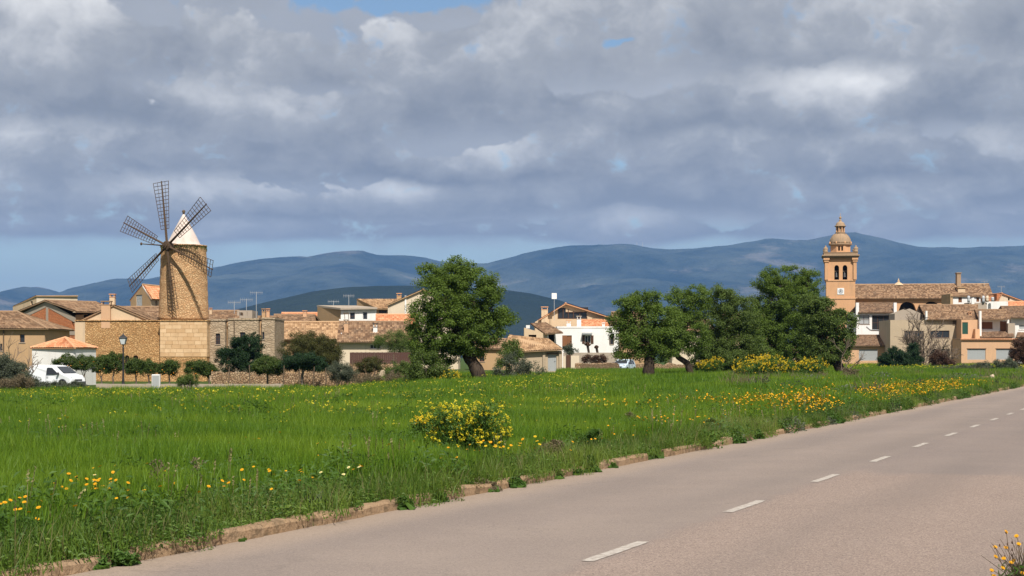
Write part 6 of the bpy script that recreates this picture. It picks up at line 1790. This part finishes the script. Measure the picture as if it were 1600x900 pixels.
# verge: mixed short weeds along the kerb
vg = [[(blade_tuft(46, .26, .24, .007, .8), 0), (weed_tuft(80, .24, .20, .050, .014), 0)] for _ in range(3)] + [[(weed_tuft(150, .26, .25, .042, .017), 0), (blade_tuft(5, .25, .34, .005, .5), 1)] for _ in range(2)] + [[(blade_tuft(60, .24, .34, .006, .6), 0), (blade_tuft(9, .2, .36, .004, .6), 1)]]
cs, co = rng.uniform(-9, 92, 5200), .16 + np.abs(rng.normal(0, 1.0, 5200)); xy = [road(a, c) for a, c in zip(cs, co)]
xy += [road(a_, c_) for a_, c_ in zip(rng.uniform(-9, 80, 900), rng.uniform(.03, .2, 900)) if mnoise.noise(Vector((a_ * .8, 3, 0))) + .4 * mnoise.noise(Vector((a_ * 2.3, 8, 0))) > .08]
keep = rng.random(len(xy)); xy = [p for p, k_ in zip(xy, keep) if k_ < (1.0 if p[1] < 40 else .6)]
P, R_, S_, I_ = place((np.array([p[0] for p in xy]), np.array([p[1] for p in xy])), 6, .5, 1.15, None, .03)
scatter('verge_weeds', 'mixed short weeds and dry stems along the top of the kerb', 'weeds', vg, [wm, dm_], P, R_, S_, I_)
# broad-leaved weeds through the field
P, R_, S_, I_ = place(rand_pts(2600, 11, 90, 1.9), 2, 1.0, 1.6, lambda x, y: mnoise.noise(Vector((x * .25, y * .25, 2))) > .05)
scatter('field_weeds', 'darker leafy weeds standing among the wheat', 'weeds', [[(weed_tuft(230, .26, .42, .055, .017), 0)] for _ in range(2)], [M['weed']], P, R_, S_, I_)
def stalk_tuft(n, h):
    a_ = MB()
    for i in range(n):
        x, y = random.gauss(0, .12), random.gauss(0, .12); hh = h * random.uniform(.7, 1.15); lx, ly = random.gauss(0, .06), random.gauss(0, .06); a_.tube([(x, y, 0), (x + lx, y + ly, hh)], [.004, .0025], 3, False)
        for k in range(5):
            c = Vector((x + lx * (.8 + .05 * k), y + ly * (.8 + .05 * k), hh * (.82 + .045 * k))); d1 = Vector((random.gauss(0, 1), random.gauss(0, 1), .8)).normalized() * .022; d2 = d1.orthogonal().normalized() * .010; a_.add([c - d1, c + d2, c + d1, c - d2], [(0, 1, 2, 3)])
    return a_
P, R_, S_, I_ = place(rand_pts(900, 11, 60, 1.8), 3, .8, 1.1, lambda x, y: (mnoise.noise(Vector((x * .3, y * .3, 21))) > .22 or so(x, y)[1] < 1.6) and rng.random() < .6)
scatter('seed_stalks', 'thin tan seed stalks standing above the grass', 'weeds', [[(stalk_tuft(4, .55), 0)] for _ in range(3)], [dm_], P, R_, S_, I_)
# leafy weeds crowding the far kerb, dry and grey tufts over the rough meadow at right
cs = rng.uniform(12, 80, 420); co = rng.uniform(-.02, .55, 420); xy = [road(a_, c_) for a_, c_ in zip(cs, co) if mnoise.noise(Vector((a_ * .55, 31, 0))) > -.12]
P, R_, S_, I_ = place((np.array([p[0] for p in xy]), np.array([p[1] for p in xy])), 3, .7, 1.5, None, -.03)
P = [(p[0], p[1], .0) for p in P]
scatter('kerbside_weeds', 'dark leafy weeds crowding the kerb towards the far bend', 'weeds', [[(weed_tuft(130, .20, .30, .07, .026), 0)] for _ in range(2)] + [[(weed_tuft(120, .20, .26, .06, .02), 1)]], [M['weed'], M['leaf_grey']], P, R_, S_, I_)
P, R_, S_, I_ = place(rand_pts(2600, 52, 240, 1.4, 1.15), 4, .8, 1.7, lambda x, y: x / y > .13 and mnoise.noise(Vector((x * .16, y * .09, 14))) + .5 * mnoise.noise(Vector((x * .6, y * .3, 2))) > .05)
scatter('dry_meadow_tufts', 'dry tan and grey-green tufts over the rough meadow at right', 'weeds', [[(blade_tuft(60, .4, .5, .016, .7), 0)] for _ in range(2)] + [[(weed_tuft(150, .45, .5, .12, .035), 1)] for _ in range(2)], [M['leaf_dry'], M['leaf_grey']], P, R_, S_, I_)
# scattered mustard sprays and daisies
def spray(n, h, r, spread):
    st, fl = MB(), MB()
    for i in range(n):
        p = Vector((random.gauss(0, spread), random.gauss(0, spread), h * random.uniform(.75, 1.15))); st.tube([(p.x * .4, p.y * .4, .1), tuple(p)], [.004, .003], 3, False)
        for k in range(7):
            c = p + Vector((random.gauss(0, r), random.gauss(0, r), random.gauss(0, r * .8))); d1 = Vector((random.gauss(0, 1), random.gauss(0, 1), random.gauss(0, .5))).normalized() * r; d2 = d1.orthogonal().normalized() * r
            fl.add([c - d1, c + d2, c + d1, c - d2], [(0, 1, 2, 3)])
    return [(st, 1), (fl, 0)]
def clus(x, y): return mnoise.noise(Vector((x * .12, y * .09, 7))) + .35 * mnoise.noise(Vector((x * .5, y * .4, 3)))
P, R_, S_, I_ = place(rand_pts(3600, 34, 116, 1.6), 4, .8, 1.15, lambda x, y: x / y < .06 and clus(x, y) > -.02 + rng.uniform(-.25, .25), .8)
yl = leafmat('mustard_petal', (.50, .42, .02), (.66, .58, .04), .25)
scatter('mustard_flowers', 'small yellow mustard flowers dotted through the far left field', 'flowers', [spray(3, .56, .0125, .12) for _ in range(4)], [yl, M['weed']], P, R_, S_, I_)
P, R_, S_, I_ = place(rand_pts(900, 18, 60, 1.5), 4, .75, 1.1, lambda x, y: clus(x, y) > .10 + rng.uniform(-.2, .2), 1.0)
scatter('sparse_mustard', 'sparse yellow-green mustard sprigs in the middle of the field', 'flowers', [spray(2, .50, .009, .07) for _ in range(4)], [yl, M['weed']], P, R_, S_, I_)
def daisies(n, h, r, spread):
    fl, ey, st = MB(), MB(), MB()
    for i in range(n):
        p = Vector((random.gauss(0, spread), random.gauss(0, spread), h * random.uniform(.7, 1.15))); nn_ = Vector((random.gauss(0, .5), random.gauss(0, .5), 1)); daisy_mesh(fl, p, nn_, r * random.uniform(.8, 1.15), 9); st.tube([(p.x * .6, p.y * .6, 0), tuple(p)], [.004, .003], 3, False)
    return [(fl, 0), (st, 1)]
# the orange and yellow bank by the road at right
cs, co = rng.uniform(22, 68, 2300), np.abs(rng.normal(1.8, 1.9, 2300)) + .25; xy = [road(a, c) for a, c in zip(cs, co)]
xy = [p for p in xy if mnoise.noise(Vector((p[0] * .35, p[1] * .25, 1))) + .5 * mnoise.noise(Vector((p[0] * 1.1, p[1] * .9, 5))) > .02]
P, R_, S_, I_ = place((np.array([p[0] for p in xy]), np.array([p[1] for p in xy])), 6, .8, 1.2)
scatter('daisy_bank', 'dense bank of orange and yellow daisies beside the road at right', 'flowers', [daisies(4, .40, .025, .17) for _ in range(4)] + [[(q[0][0], 2), (q[1][0], 1)] for q in [[(a[0][0], 0), (a[1][0], 1)] for a in (daisies(4, .40, .025, .17), daisies(3, .38, .024, .16))]], [M['orange'], M['weed'], M['yellow']], P, R_, S_, I_)
cs, co = rng.uniform(-7, 70, 420), np.abs(rng.normal(0, 2.6, 420)) + .2; xy = [road(a, c) for a, c in zip(cs, co)]
P, R_, S_, I_ = place((np.array([p[0] for p in xy]), np.array([p[1] for p in xy])), 3, .8, 1.1)
scatter('verge_daisies', 'single yellow daisies sprinkled along the verge', 'flowers', [daisies(1, .34, .021, .05), daisies(2, .36, .021, .12), daisies(1, .40, .019, .05)], [M['orange'], M['weed']], P, R_, S_, I_)
# yellow meadow strip before the garages
P, R_, S_, I_ = place(rand_pts(3400, 150, 246, 1.4, 1.15), 4, 1.0, 1.5, lambda x, y: x / y > .17 and mnoise.noise(Vector((x * .1, y * .06, 4))) > -.15, 1.0)
scatter('meadow_flowers', 'yellow flowers thick in the meadow before the garages', 'flowers', [spray(4, .46, .02, .2) for _ in range(4)], [yl, M['weed']], P, R_, S_, I_)
